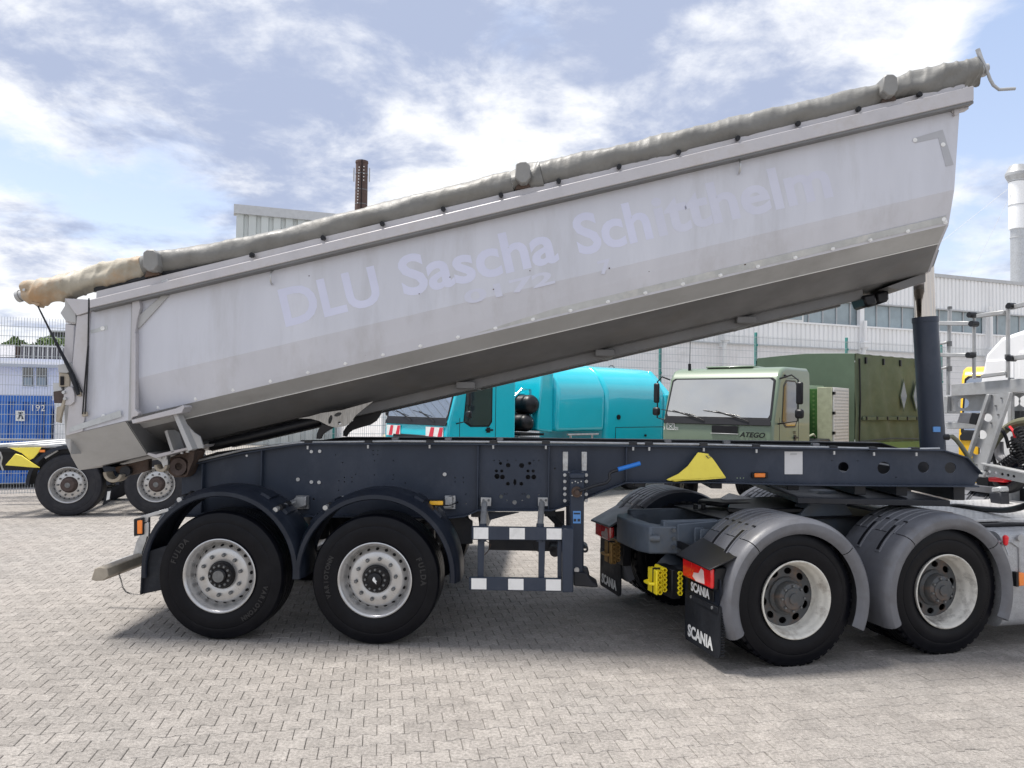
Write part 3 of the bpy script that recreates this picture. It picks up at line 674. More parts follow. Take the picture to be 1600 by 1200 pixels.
MB().plate(P([(866, 800), (882, 798), (882, 826), (866, 826)], 1.0), 1.0, 1.02).build('frame_bracket', 'chassis_dark', tr)
p = T.V(867, 862, .9); MB().cyl(p, (0, 1, 0), .05, .5, 16).cyl(T.V(863, 858, .9), (0, 1, 0), .03, .5, 12).build('spare_pipe', 'chassis_dark', tr)
# stickers and lamp on the beam
poly('type_plate', [(1226, 705.5), (1254, 705.5), (1254, 741), (1226, 741)], V0-.006, V0-.001, 'sticker', bevel=0)
poly('type_plate_mark', [(1235, 708), (1245, 708), (1245, 711), (1235, 711)], V0-.009, V0-.0065, 'trim', bevel=0)
poly('marker_housing', [(1175, 738.5), (1200, 738.5), (1200, 747), (1175, 747)], V0-.03, V0-.005, 'black')
poly('marker_lamp', [(1179, 739.5), (1196, 739.5), (1196, 746), (1179, 746)], V0-.05, V0-.028, 'orange', bevel=.005)
poly('hole_backing_plate', [(1428, 712), (1508, 722), (1508, 756), (1428, 756)], 1.10, 1.12, 'chassis_dark')  # dark plate added behind the beam openings to keep them dark
# lifting ram
c0 = T.V(1457.5, 700, 1.27); c1 = T.V(1445.5, 496, 1.27); c2 = T.V(1442, 400, 1.27)
d = (c1-c0).normalized()
MB().tube([c0-d*.25, c1-d*.05, c1-d*.049, c1], [.112, .112, .117, .117], 40).build('lifting_cylinder', 'chassis', tr)
MB().tube([c1-d*.02, c2], [.094, .094], 40).build('chrome_piston', 'chrome', tr)
p = T.V(1464, 670, 1.155); MB().box(p.x-.035, p.x+.03, 1.150, 1.166, p.z-.03, p.z+.02).build('sticker', 'bluesticker', tr)
MB().tube([T.V(1472, 683, 1.2), T.V(1482, 683, 1.2)], .03, 10).build('hose_fitting', 'black', tr)
MB().tube([T.V(1480, 683, 1.2), T.V(1488, 682, 1.2), T.V(1495, 688, 1.2), T.V(1502, 697, 1.15), T.V(1512, 712, 1.1), T.V(1522, 730, 1.0)], .022, 10).build('ram_hose', 'hose', tr)
# rear underrun beam
p = T.V(156, 897, 0)
sec = [(-.075, -.05), (-.05, .045), (0, .06), (.06, .05), (.075, -.02), (.03, -.055), (-.04, -.06)]
b = MB(); b.prism([(p.x+a, -.0, p.z+c) for a, c in sec], [(p.x+a, 2.5, p.z+c) for a, c in sec]); b.build('underrun_beam', 'beige', tr, bevel=.006, label='worn aluminium rear underrun beam')
poly('underrun_arm', [(206, 872), (213, 846), (221, 832), (230, 836), (228, 846), (222, 862), (222, 880), (210, 884)], .6, .63, 'galv')
poly('underrun_arm', [(150, 888), (190, 872), (208, 866), (222, 836), (233, 838), (226, 858), (222, 884), (170, 904)], .9, .93, 'galv')
ch = [T.V(186, 897, .2), T.V(189, 906, .2), T.V(192, 918, .2), T.V(197, 925, .2), T.V(205, 928, .2), T.V(217, 929, .1)]
b = MB()
for i in range(22):
    f = i/21*(len(ch)-1); k = min(int(f), len(ch)-2); q = ch[k].lerp(ch[k+1], f-k); dd = (ch[k+1]-ch[k]).normalized()
    sd_ = Vector((0, 1, 0)) if i % 2 else dd.cross(Vector((0, 1, 0)))
    b.tube([q+dd*.011*math.cos(t)+sd_*.006*math.sin(t) for t in [2*math.pi*j/8 for j in range(9)]], .002, 5)
b.build('safety_chain', 'nut', tr)

# ------------------------------------------------------------------ tipping body
bd = empty('dump_body', parent=tr, label='raised silver half-pipe dump body')
def L3(lx, rx, v):    # endpoints rear, front of a fold line on plane v
    return T.V(lx[0], lx[1], v), T.V(rx[0], rx[1], v)
Rf = {}
Rf['rail'] = L3((200, 473.2), (1495.5, 168), .0)
Rf['f1'] = L3((208, 592.5), (1487, 297), .0)
Rf['f2'] = L3((209, 650.5), (1478, 352), .10)
Rf['edge'] = L3((212, 672), (1466, 380), .28)
Rf['E2'] = L3((218, 688), (1459, 399), .48)
Rf['A'] = L3((225, 709), (1450, 424), .78)
def cpt(k, i): return Rf[k][i]
ctr = []
for i in (0, 1):
    a = Rf['A'][i].copy(); n_ = Rf['edge'][i]; ctr.append(Vector((a.x, 1.275, a.z-.035-.02*i)))
def mirror(p): return Vector((p.x, 2.55-p.y, p.z))
sec0 = [cpt(k, 0) for k in ('rail', 'f1', 'f2', 'edge', 'E2', 'A')]; sec1 = [cpt(k, 1) for k in ('rail', 'f1', 'f2', 'edge', 'E2', 'A')]
def secpts(sec, c): return sec+[c]+[mirror(p) for p in sec[::-1]]
s0 = secpts(sec0, ctr[0]); s1 = secpts(sec1, ctr[1])
NS = 24
def lerp(i, f): return s0[i].lerp(s1[i], f)
def panel(name, i0, i1, mt, parent=bd, f0=0, f1=1, off=0, **k):
    """one folded sheet between two fold lines, 4 mm thick"""
    b = MB(); n = Vector((0, 0, 0))
    e1 = (lerp(i0, 1)-lerp(i0, 0)); e2 = (lerp(i1, .5)-lerp(i0, .5)); n = e1.cross(e2).normalized()
    if n.dot(Vector((0, 1.27, lerp(i0, .5).z+1)) - lerp(i0, .5)) > 0: n = -n     # outward
    o_ = n*off; q = [lerp(i0, f0)+o_, lerp(i0, f1)+o_, lerp(i1, f1)+o_, lerp(i1, f0)+o_]
    b.prism([p for p in q], [p-n*.004 for p in q]); return b.build(name, mt, parent, smooth=0, **k)
side = panel('side_panel', 0, 1, 'side', label='flat silver side panel with ghost lettering')
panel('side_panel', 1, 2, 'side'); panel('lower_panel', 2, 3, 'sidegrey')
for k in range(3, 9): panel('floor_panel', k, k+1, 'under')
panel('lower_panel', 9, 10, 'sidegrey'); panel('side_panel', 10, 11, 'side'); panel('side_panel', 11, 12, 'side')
# welded seam along the lower panel
MB().tube([s0[3].lerp(s1[3], f)+Vector((0, -.002, -.004)) for f in (.062, .3, .6, 1)], .0045, 6).build('seam', 'seal', bd)
b = MB(); b.prism([p+Vector((0, 0, 0)) for p in s1], [p+Vector((.02, 0, .0)) for p in s1]); b.build('front_wall', 'side', bd, smooth=0)
ax3 = (s1[0]-s0[0]).normalized()           # direction of the body
upb = Vector((-ax3.z, 0, ax3.x)).normalized()
# top rails
def rail(vn, sgn, name='top_rail'):
    a0 = T.V(150, 484, 0); a1 = T.V(1512, 164, 0)
    ht0 = T.V(150, 470.5, 0).z-a0.z; ht1 = T.V(1512, 141, 0).z-a1.z
    if sgn < 0: a0 = mirror(a0); a1 = mirror(a1)
    b = MB(); vn = vn-sgn*.03; y0, y1 = vn, vn+sgn*.12
    r0 = [(a0.x, y0, a0.z), (a0.x, y1, a0.z), (a0.x, y1, a0.z+ht0), (a0.x, y0, a0.z+ht0)]
    r1 = [(a1.x, y0, a1.z), (a1.x, y1, a1.z), (a1.x, y1, a1.z+ht1), (a1.x, y0, a1.z+ht1)]
    b.prism(r0, r1)
    lo0 = [(p[0], p[1]+(sgn*.006 if k in (0, 3) else 0), a0.z-.022 if k < 2 else a0.z-.001) for k, p in enumerate(r0)]; lo1 = [(p[0], p[1]+(sgn*.006 if k in (0, 3) else 0), a1.z-.022 if k < 2 else a1.z-.001) for k, p in enumerate(r1)]
    MB().prism(lo0, lo1).build('rail_shade_strip', 'under', bd, bevel=.002)  # added dark strip: shade under the rail overhang, put into a dirty grey
    return b.build(name, 'rail', bd, bevel=.006)
rail(-.065, 1); rail(2.615, -1)
# recessed upper rail with the sheet hooks
def strip(lx, rx, v0, v1, h0, h1, name, mt, parent=bd, bevel=.003, **k):
    a = T.V(*lx, v0); c = T.V(*rx, v0); a2 = T.V(lx[0], lx[1]-h0, v0); c2 = T.V(rx[0], rx[1]-h1, v0); b = MB()
    b.prism([(a.x, v0, a.z), (a.x, v1, a.z), (a.x, v1, a2.z), (a.x, v0, a2.z)], [(c.x, v0, c.z), (c.x, v1, c.z), (c.x, v1, c2.z), (c.x, v0, c2.z)])
    return b.build(name, mt, parent, bevel=bevel, **k)
strip((150, 469), (1508, 141.5), -.035, .06, 14, 12, 'upper_rail', 'rail')
strip((146, 455), (1510, 131), .0, .08, 8, 6, 'sheet_bed', 'chassis_dark')
strip((1488, 176), (1514, 170), -.02, .05, 10, 12, 'rail_end', 'rail')
poly('rail_end_cap', [(1492, 146), (1512, 133), (1518, 156), (1510, 163), (1497, 167)], -.075, -.02, 'rail', bd)
poly('rail_gusset', [(1490, 170), (1507, 165), (1506, 171), (1492, 181)], -.03, .0, 'rail', bd)
for x in (395, 506, 598, 693, 783, 873, 967, 1060, 1152, 1246, 1340, 1435):
    y = 466-.2405*(x-150)-8
    p = T.V(x, y, -.05); MB().cyl(p, (0, -1, 0), .020, .03, 10).cyl(p+Vector((0, -.03, -.015)), (0, -1, 0), .012, .02, 8).build('sheet_hook', 'black', bd)
for x, y in ((257, 441), (825, 313), (1385, 178)):
    poly('hook_plate', [(x-5, y-3), (x+5, y-5), (x+5, y+2), (x-5, y+4)], -.075, -.066, 'rust' if x > 400 and x < 1000 else 'trim', bd)
for x, y in ((425.5, 434), (1154.5, 261)):
    p = T.V(x, y, -.01); b = MB(); b.tube([p+Vector((0, -.045*math.sin(t), .055*math.cos(t))) for t in [math.pi*j/8 for j in range(9)]], .008, 8); b.build('lashing_ring', 'galv', bd)
# rub line under the rail
# tarpaulin tape with reflective rivets
panel_tape = MB(); e1 = lerp(1, .0); 
def side_pt(px, py, off=0):     # a point on the fold 1-2 sheet
    a, c_, e = lerp(1, 0), lerp(1, 1), lerp(2, .5); n = (c_-a).cross(e-a).normalized(); n = n if n.y < 0 else -n
    o_, dd = T.ray(px, py); t = (a-o_).dot(n)/dd.dot(n); return o_+dd*t+n*off
tp = MB(); q = [side_pt(*z, .0015) for z in ((211, 637), (1479, 337), (1476.5, 348), (214, 647))]; q2 = [side_pt(*z, .0005) for z in ((211, 637), (1479, 337), (1476.5, 348), (214, 647))]
X['tape'] = mat('worn_silver_tape', (.44, .46, .47), .3, .1, .12, 9, dirt=(.6, .6, .58), dscale=7, damt=.7)
tp.prism(q, q2); tp.build('reflective_tape', 'tape', bd, smooth=0)
for k in range(22):
    x = 247+k*58.57; y = 634.3-.2352*(x-247)
    if x > 1480: break
    p = side_pt(x, y+1.5, .004); b = MB(); b.add([p+Vector((a, 0, c)) for a, c in ((-.018, -.012), (.0, -.02), (.018, -.008), (.012, .014), (-.016, .016))], [(0, 1, 2, 3, 4)])
    b.cyl(p, (0, -1, 0), .010, .006, 8); b.build('tape_rivet', 'letter', bd, smooth=0)
# corner marking upper right
X['mark'] = mat('grey_corner_film', (.38, .39, .42), .4, 0, .05, 6)
poly('corner_marking', [(1427, 216), (1473, 202.5), (1490, 257), (1478, 260), (1466, 215.5), (1430, 223.5)], -.003, -.0005, 'mark', bd, bevel=0)
for x, y in ((1429.5, 219), (1473.5, 226), (1475, 343)):
    p = T.V(x, y, -.003); MB().cyl(p, (0, -1, 0), .018, .004, 10).build('marking_rivet', 'letter', bd)
for x, y, r in ((571, 554, 1.6), (534, 561, 1.8), (703, 433, 1.0), (771, 452, 1.2), (828, 423, 1.0), (952, 419, 1.3), (1014, 424, 1.0), (1164, 413, 1.6), (260, 624, 1.2), (483, 431, 1), (655, 459, 1)):
    p = side_pt(x, y, .0012) if y > 480-(x-500)*.2 else T.V(x, y, -.001)
    MB().cyl(p, (0, -1, 0), r*.005, .0012, 7).build('paint_chip', 'rust', bd, smooth=0)
# ghost lettering
def ghost(word, a, c, hpx, mt='ghost', off=-.0007):
    """word with its baseline running from pixel a to pixel c"""
    A = T.V(*a, 0); Cc = T.V(*c, 0); ex = (Cc-A).normalized(); Lw = (Cc-A).length; ey = Vector((0, 1, 0)).cross(ex)*-1
    ey = Vector((-ex.z, 0, ex.x)); hh = hpx*6.35/1200
    vs, fs = text_geo(word, 1, .026, .0005); x0 = min(v[0] for v in vs); x1 = max(v[0] for v in vs); y0 = min(v[1] for v in vs); y1 = max(v[1] for v in vs)
    sh = math.tan(rad(0)); bb = MB(); bb.add([A+ex*((x-x0)/(x1-x0)*Lw)+ey*((y-y0)/(y1-y0)*hh)+Vector((0, off+z, 0)) for x, y, z in vs], fs)
    bb.build('ghost_lettering', mt, bd, smooth=0)
X['ghost2'] = mat('faint_lettering_paint', (.545, .56, .66), .36, 0, .05, 3, coat=.2)
ghost('DLU', (447, 512), (598, 474), 62); ghost('Sascha', (632, 465), (875, 409), 66); ghost('Sch', (906, 401), (1022, 373), 66); ghost('itthelm', (1030, 371), (1303, 308), 66, 'ghost2')
ghost('0172', (728, 477), (868, 443), 22, 'ghost2'); ghost('7', (938, 430), (958, 425), 22, 'ghost2')
# rib behind the side window of the rear box
poly('corner_post', [(206, 470), (217, 467), (219, 480), (214, 500), (211, 520), (210, 650), (204, 655)], -.05, .02, 'rail', bd)
poly('corner_gusset', [(212, 497), (252, 462), (264, 461), (216, 514)], -.02, .002, 'sidegrey', bd)
poly('corner_post', [(205, 480), (206.5, 480), (210, 520), (208, 655), (200, 658)], -.02, .01, 'sidegrey', bd)
poly('corner_bead', [(209, 520), (212, 520), (211, 640), (217, 645), (214, 650), (205, 652)], -.055, .0, 'rail', bd)
# rear box
poly('rear_side_panel', [(139, 487), (206, 472), (204, 656), (104, 680), (118, 640)], -.012, -.002, 'side', bd)
poly('rear_pillar', [(120, 494), (139.5, 489), (133, 645), (129, 674), (102.5, 681)], -.03, -.013, 'rail', bd)
poly('pillar_cap', [(101, 466), (138, 468), (139, 487), (120, 493), (113, 484)], -.05, .10, 'rail', bd)
poly('pillar_ear', [(101, 466), (117, 470), (118.5, 505), (103, 502), (94, 489), (101, 478)], -.02, .14, 'sidegrey', bd)
poly('rail_recess', [(141, 471), (155, 471), (153, 483), (142, 487)], -.016, .0, 'hole', bd)
for x, y, h_ in ((541, 0, 0),):
    pass
poly('reflective_tape', [(141, 516), (167, 508), (168, 515), (142, 521)], -.0145, -.0125, 'tape', bd, bevel=0)
poly('reflective_tape', [(108, 668), (188, 641), (190, 651), (108, 676)], -.0335, -.031, 'tape', bd, bevel=0)
for x, y in ((160.5, 513), (162, 650.5)):
    p = T.V(x, y, -.016); b = MB(); b.cyl(p, (0, -1, 0), .02, .004, 8); b.build('tape_rivet', 'letter', bd)
# rear lower box: side facet leaning inward under the load
lo = [T.V(102.5, 681, -.012), T.V(196, 658.5, -.012), T.V(230, 711, .33), T.V(123.5, 735, .33), T.V(111, 713, .18)]
b = MB(); b.add(lo, [(0, 1, 2, 3, 4)]); lo2 = [p+Vector((.004, .012, .004)) for p in lo]; b.add(lo2, [(4, 3, 2, 1, 0)]); b.build('rear_box_facet', 'sidegrey', bd, smooth=0)
ml = [mirror(p) for p in lo]
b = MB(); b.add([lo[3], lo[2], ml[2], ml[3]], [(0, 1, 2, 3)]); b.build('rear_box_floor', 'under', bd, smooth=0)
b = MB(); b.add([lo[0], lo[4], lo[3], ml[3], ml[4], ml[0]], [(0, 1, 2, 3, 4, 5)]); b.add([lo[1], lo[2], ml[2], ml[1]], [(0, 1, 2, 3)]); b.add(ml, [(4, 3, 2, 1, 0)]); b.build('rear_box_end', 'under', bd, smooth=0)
poly('rear_side_panel', [(139, 487), (206, 472), (204, 656), (104, 680), (118, 640)], 2.552, 2.56, 'side', bd)
# inside of the body so that it is closed from behind
# tailgate
tg = empty('tailgate', parent=tr)
tq = T.pl([(101, 505), (117, 506), (116, 565), (112, 568), (112, 640), (110, 712), (101, 690), (99, 640), (99, 570)], .02)
MB().plate(tq, .02, 2.53).build('gate_panel', 'sidegrey', tg, bevel=.01)
poly('gate_frame', [(102, 506), (116, 508), (113, 567), (99, 568)], -.0, .05, 'rail', tg)
poly('gate_hinge', [(101, 468), (118, 472), (118, 507), (102, 504)], .0, .06, 'rail', tg)
poly('gate_corner', [(90, 570), (112, 567), (113, 578), (104, 583), (91, 582)], -.02, .06, 'sidegrey', tg)
poly('lock_block', [(92, 582), (108, 584), (109, 604), (92, 604)], -.01, .08, 'beige', tg)
poly('lock_block', [(94, 588), (99, 588), (99, 602), (94, 602)], -.02, .0, 'hole', tg, bevel=0)
poly('lamp_box', [(82, 598), (92, 598), (97, 610), (84, 612)], .0, .25, 'trim', tg)
poly('latch_box', [(83, 612), (100, 610), (101, 630), (84, 630)], .0, .22, 'hub_rust', tg)
poly('latch_plate', [(99, 610), (107, 603.5), (113, 605), (116, 615), (116, 628), (110, 633), (100, 633)], -.05, -.03, 'rail', tg)
poly('latch_lever', [(99, 621), (103, 620), (97, 642), (93, 659), (88, 657), (93, 640)], -.06, -.03, 'beige', tg)
poly('latch_lever', [(88, 636), (97, 634), (95, 661), (87, 659)], .0, .02, 'beige', tg)
for x, y in ((101, 613), (103, 623)):
    p = T.V(x, y, -.05); MB().cyl(p, (0, -1, 0), .014, .02, 8).build('latch_bolt', 'galv', tg)
# straps and cables at the rear corner
a = T.V(59, 478, -.05); c_ = T.V(111, 583, -.05); e_ = T.V(123, 617, -.05)
MB().tube([a, a.lerp(c_, .5), c_], [.006, .009, .012], 6).tube([c_-Vector((.0, 0, 0)), e_], [.022, .016], 8).build('tension_strap', 'blackmatt', bd)
MB().tube([a.lerp(c_, .25), c_+Vector((.02, 0, 0)), e_+Vector((.03, 0, .02))], .006, 6).build('tension_strap', 'blackmatt', bd)
poly('strap_anchor', [(120, 613), (126, 612), (126, 619), (120, 619)], -.05, -.03, 'beige', bd)
MB().tube([T.V(139, 466, -.05), T.V(137.5, 540, -.05), T.V(134, 580, -.05), T.V(129, 647, -.05)], .006, 6).build('pull_cable', 'black', bd)
MB().tube([T.V(138, 540, -.05), T.V(136, 590, -.05), T.V(133, 647, -.05)], .006, 6).build('pull_cable', 'black', bd)
poly('cable_end', [(127, 644), (135, 643), (136, 650), (128, 651)], -.05, -.03, 'beige', bd)
# hinge sub-frame with gussets
poly('hinge_ledge', [(205, 656), (275, 638), (286, 633), (288, 636), (284, 645), (207, 662)], -.05, .10, 'rail', bd, bevel=.003)
gq = [(270, 645), (280, 644), (290, 662), (303, 676), (312, 682), (318, 700), (300, 702), (292, 690), (281, 671)]
MB().plate(T.pl(gq, .20), .20, .225).build('gusset_plate', 'sidegrey', bd, bevel=.004)
b = MB(); gg = [T.V(x, y, -.01) for x, y in ((269, 645), (276, 645), (301, 702), (294, 705))]; b.prism(gg, [p+Vector((0, .10, 0)) for p in gg]); b.build('gusset_flange', 'sidegrey', bd, bevel=.002)
MB().plate(T.pl([(257, 674), (261, 672), (272, 706), (268, 708)], .3), .3, .7).build('gusset_flange', 'sidegrey', bd)
MB().plate(T.pl([(262, 673), (278, 682), (282, 700), (271, 706)], .32), .5, .52).build('gusset_plate', 'under', bd)
MB().plate(T.pl([(229, 710), (236, 713), (243, 716), (300, 701), (302, 697), (243, 710), (232, 707)], .3), .30, .85).build('hinge_plate', 'rail', bd, bevel=.002)
MB().plate(T.pl([(206, 656), (230, 711), (300, 700), (335, 690), (300, 640)], .86), .86, .9).build('sub_frame', 'under', bd)
# hinge
hg = empty('hinge_bracket', parent=tr)
MB().plate(T.pl([(176, 731), (232, 717), (232, 735), (208, 742), (195, 744), (182, 738)], .55), .55, .62).build('hinge_arm', 'rust', hg, bevel=.006)
p = T.V(199, 736, .52); MB().cyl(p, (0, -1, 0), .05, .04, 20).build('hinge_pin', 'chassis_dark', hg)
MB().plate(T.pl([(262, 716), (300, 700), (310, 705), (296, 740), (290, 746), (272, 746), (262, 738)], .50), .50, .66).build('hinge_bearing', 'rust', hg, bevel=.01)
p = T.V(279, 729, .48); MB().lathe([(.035, .0), (.078, -.01), (.085, .01), (.085, .04), (.035, .04), (.035, 0)], p, 28).build('bearing_ring', 'hub_rust', hg)
MB().cyl(p+Vector((0, .03, 0)), (0, -1, 0), .034, .01, 20).build('bearing_bore', 'hole', hg)
MB().plate(T.pl([(296, 704), (306, 700), (304, 718), (294, 742)], .46), .44, .5).build('hinge_arm', 'rust', hg)
for cx, cy, r0, r1, a0_, a1_ in ((176, 738, .062, .092, 180, 345), (251, 727, .034, .062, 178, 362)):
    p = T.V(cx, cy, .42); MB().arc([(r0, 0), (r1, 0), (r1, .12), (r0, .12)], p, a0_, a1_, 16).build('body_saddle', 'beige', tr, bevel=.004)
MB().plate(T.pl([(160, 728), (180, 730), (182, 744), (170, 746), (163, 738)], .55), .55, .8).build('saddle_bracket', 'chassis', tr)
MB().plate(T.pl([(244, 716), (262, 712), (262, 730), (256, 732), (252, 722)], .45), .45, .5).build('saddle_bracket', 'galv', tr)
for x, y in ((251, 717), (259, 718), (284, 709), (293, 707)):
    p = T.V(x, y, .4); MB().cyl(p, (0, 0, 1), .016, .05, 8).build('hinge_bolt', 'galv', tr)
MB().plate(T.pl([(296, 728), (345, 715), (420, 702), (420, 696), (340, 706), (300, 718)], 1.0), 1.0, 1.4).build('stabiliser', 'chassis_dark', tr)
MB().cyl(T.V(386, 712, .5), (0, -1, 0), .01, .01, 8).build('clip_bolt', 'galv', tr)
poly('tail_marker', [(338, 710), (350, 708), (350, 713), (338, 715)], 1.95, 2.0, 'orange')
# longitudinal floor beams
for v in (.95, 1.50):
    a = lerp(5, 0); c_ = lerp(5, 1); za = (a.z-.045, c_.z-.055)
    f0, f1 = .075, .93
    pa = Vector((a.x+(c_.x-a.x)*f0, v, za[0]+(za[1]-za[0])*f0)); pc = Vector((a.x+(c_.x-a.x)*f1, v, za[0]+(za[1]-za[0])*f1))
    b = MB(); b.prism([(pa.x, v, pa.z-.06), (pa.x, v+.1, pa.z-.06), (pa.x, v+.1, pa.z+.05), (pa.x, v, pa.z+.05)], [(pc.x, v, pc.z-.05), (pc.x, v+.1, pc.z-.05), (pc.x, v+.1, pc.z+.05), (pc.x, v, pc.z+.05)])
    b.build('floor_beam', 'under', bd, bevel=.006)
for f in (.42, .60, .78):
    a = lerp(5, f); b = MB(); b.box(a.x-.09, a.x+.09, .86, 1.69, a.z-.085, a.z-.02); b.build('floor_cleat', 'under', bd, bevel=.006)
MB().tube([T.V(330, 697, .78), T.V(420, 676, .78), T.V(502, 656, .78)], .05, 12).build('under_tube', 'black', bd)
# banana-shaped levers beneath the floor
def cz(pts, sx=7.27, ox=400, oy=620): return [(ox+x/sx, oy+y/sx) for x, y in pts]
pl_o = T.pl(cz([(480, 245), (600, 225), (740, 185), (980, 150), (1330, 52), (1230, 130), (1130, 215), (1075, 290), (1000, 335), (900, 348), (820, 328), (720, 275), (620, 248)]), .62)
cc = T.V(400+948/7.27, 620+300/7.27, .62); s1_ = T.V(400+850/7.27, 620+270/7.27, .62); s2_ = T.V(400+905/7.27, 620+200/7.27, .62)
holed('tip_lever', pl_o, [(cc.x, cc.z, .016), (s1_.x-.005, s1_.z+.01, .042, .017, 75), (s2_.x+.02, s2_.z, .036, .017, 20)], .62, .02, 'grease', bd, label='bare metal lever with curved slot')
MB().plate(T.pl(cz([(755, 310), (880, 350), (800, 395), (755, 430), (735, 478), (685, 478), (690, 420), (715, 360)]), .66), .66, .69).build('tip_lever_arm', 'black', bd)
MB().plate(T.pl(cz([(1335, 62), (1440, 100), (1435, 150), (1400, 220), (1360, 275), (1290, 320), (1180, 350), (1090, 380), (1050, 410), (1025, 452), (988, 445), (990, 395), (1030, 330), (1100, 270), (1170, 170), (1240, 100)]), 1.0), 1.0, 1.04).build('tip_lever_arm', 'black', bd)
# rollers below the floor near the front
MB().plate(T.pl([(1336, 466), (1390, 446), (1390, 459), (1352, 470)], 1.6), .85, 1.7).build('rubber_block_mount', 'under', bd)
MB().plate(T.pl([(1347, 462), (1368, 458), (1372, 475), (1354, 480)], .9), .9, 1.2).build('rubber_block', 'black', bd, bevel=.02)
MB().plate(T.pl([(1368, 458), (1389, 452), (1390, 470), (1372, 476)], 1.0), 1.0, 1.3).build('rubber_block', 'black', bd, bevel=.02)
# ram housing under the front wall
b = MB(); hb_ = T.pl([(1426, 427), (1453, 419), (1462, 392), (1430, 399)], .9); b.plate(hb_, .82, 1.72); b.build('ram_housing', 'under', bd, bevel=.01)
MB().plate(T.pl([(1398, 434), (1426, 427), (1424, 400), (1412, 418)], .88), .86, .9).build('ram_gusset', 'under', bd)
# ------------------------------------------------------------------ rolled tarpaulin
cl = [(38, 459, 12), (60, 458, 18), (78, 455, 17.5), (100, 449, 17), (135, 440, 17), (160, 432, 15.5), (190, 425, 16), (222, 417, 14), (250, 410, 15), (330, 399, 15.5), (400, 386, 15.5), (480, 367, 15.5), (580, 341, 16), (700, 312.5, 16.5), (780, 292, 17), (805, 285, 15.5), (850, 274, 18), (1000, 241, 17.5), (1150, 203.5, 17), (1300, 169, 16.5), (1350, 156, 16), (1378, 149, 14), (1410, 139, 17), (1460, 128, 18), (1500, 118, 18.5), (1522, 113, 18)]
cx_, cy_, cr_ = [list(z) for z in zip(*cl)]
def roll(x0, x1, n, mt, seed, fold):
    b = MB(); rings = []; r_ = random.Random(seed); ph = [r_.uniform(0, 6) for _ in range(6)]; nn = 28
    VC = .03
    for i in range(n+1):
        x = x0+(x1-x0)*i/n; y = np.interp(x, cx_, cy_); r = np.interp(x, cx_, cr_)*.0061
        p = T.V(x, y, VC); ring = []
        for k in range(nn):
            t = 2*math.pi*k/nn
            wv = fold*2.0*(.35*math.sin(x*.11+2*t+ph[0])+.5*math.sin(x*.045-3*t+ph[1])+.3*math.sin(x*.23+t*1+ph[2])*max(0, math.sin(x*.02+ph[3]))+.3*math.sin(5*t+x*.06)+.55*max(0, math.sin(x*.31+2.5*t+2*math.sin(x*.05)))**3)
            rr = r*(1+wv*.10) * (1+.05*math.sin(t-.6))
            ring.append(p+upb*rr*math.sin(t)+Vector((0, 1, 0))*rr*.95*math.cos(t))
        rings.append(ring)
    b.loft(rings, True, True); return b.build('tarpaulin_roll', mt, bd, smooth=60)
roll(40, 226, 110, 'tarp_light', 2, 1.0); roll(226.5, 800, 240, 'tarp', 3, .32); roll(800.5, 846, 24, 'tarp', 4, 1.0); roll(846.5, 1372, 240, 'tarp', 5, .35); roll(1372.5, 1524, 80, 'tarp', 6, .8)
for x, y in ((237, 407), (817, 270), (1389, 134)):       # clamping caps
    pts = [(-11, -14), (-5, -18), (5, -18), (11, -13), (12, 6), (6, 15), (-3, 16), (-12, 8)]
    q = T.pl([(x+a, y+c_+2) for a, c_ in pts], -.10); MB().plate(q, -.13, .20).build('sheet_clamp', 'clampg', bd, bevel=.008)
    poly('clamp_stem', [(x-8, y+16), (x+8, y+13), (x+12, y+22), (x-12, y+26)], -.05, .03, 'rust', bd)
MB().tube([T.V(30, 463, .03), T.V(44, 458, .03)], .042, 16).tube([T.V(28, 463.5, .03), T.V(33, 462, .03)], .052, 16).build('roll_shaft', 'alu', bd)
p = T.V(38, 453, -.06); MB().cyl(p, (0, -1, 0), .012, .01, 10).build('roll_screw', 'galv', bd)
b = MB(); q = [T.V(45, 470, -.03), T.V(62, 474, -.04), T.V(59, 480, -.04)]; b.prism(q, [p+Vector((0, .08, 0)) for p in q]); b.build('strap_loop', 'tarp_light', bd)
MB().tube([T.V(1522, 113, .0), T.V(1537, 109, .0)], .055, 16).tube([T.V(1530, 108, .0), T.V(1543, 106, .0)], .035, 12).build('roll_shaft', 'alu', bd)
MB().tube([T.V(1527.5, 77, -.02), T.V(1534, 92, -.04), T.V(1541, 108, -.05), T.V(1547, 124, -.05), T.V(1552, 133, -.05), T.V(1561, 140, -.05), T.V(1586, 138.5, -.05)], .013, 10).build('roll_crank', 'alu', bd)
MB().tube([T.V(1527.5, 77, -.02), T.V(1538, 108, -.03)], .018, 8).build('crank_lever', 'alu', bd)
MB().tube([T.V(1504, 138, -.08), T.V(1488, 153, -.08), T.V(1470, 167, -.08)], .006, 6).build('sheet_cord', 'nut', bd)
poly('cord_plate', [(1462, 167), (1478, 163), (1478, 168), (1463, 171)], -.08, -.066, 'trim', bd)
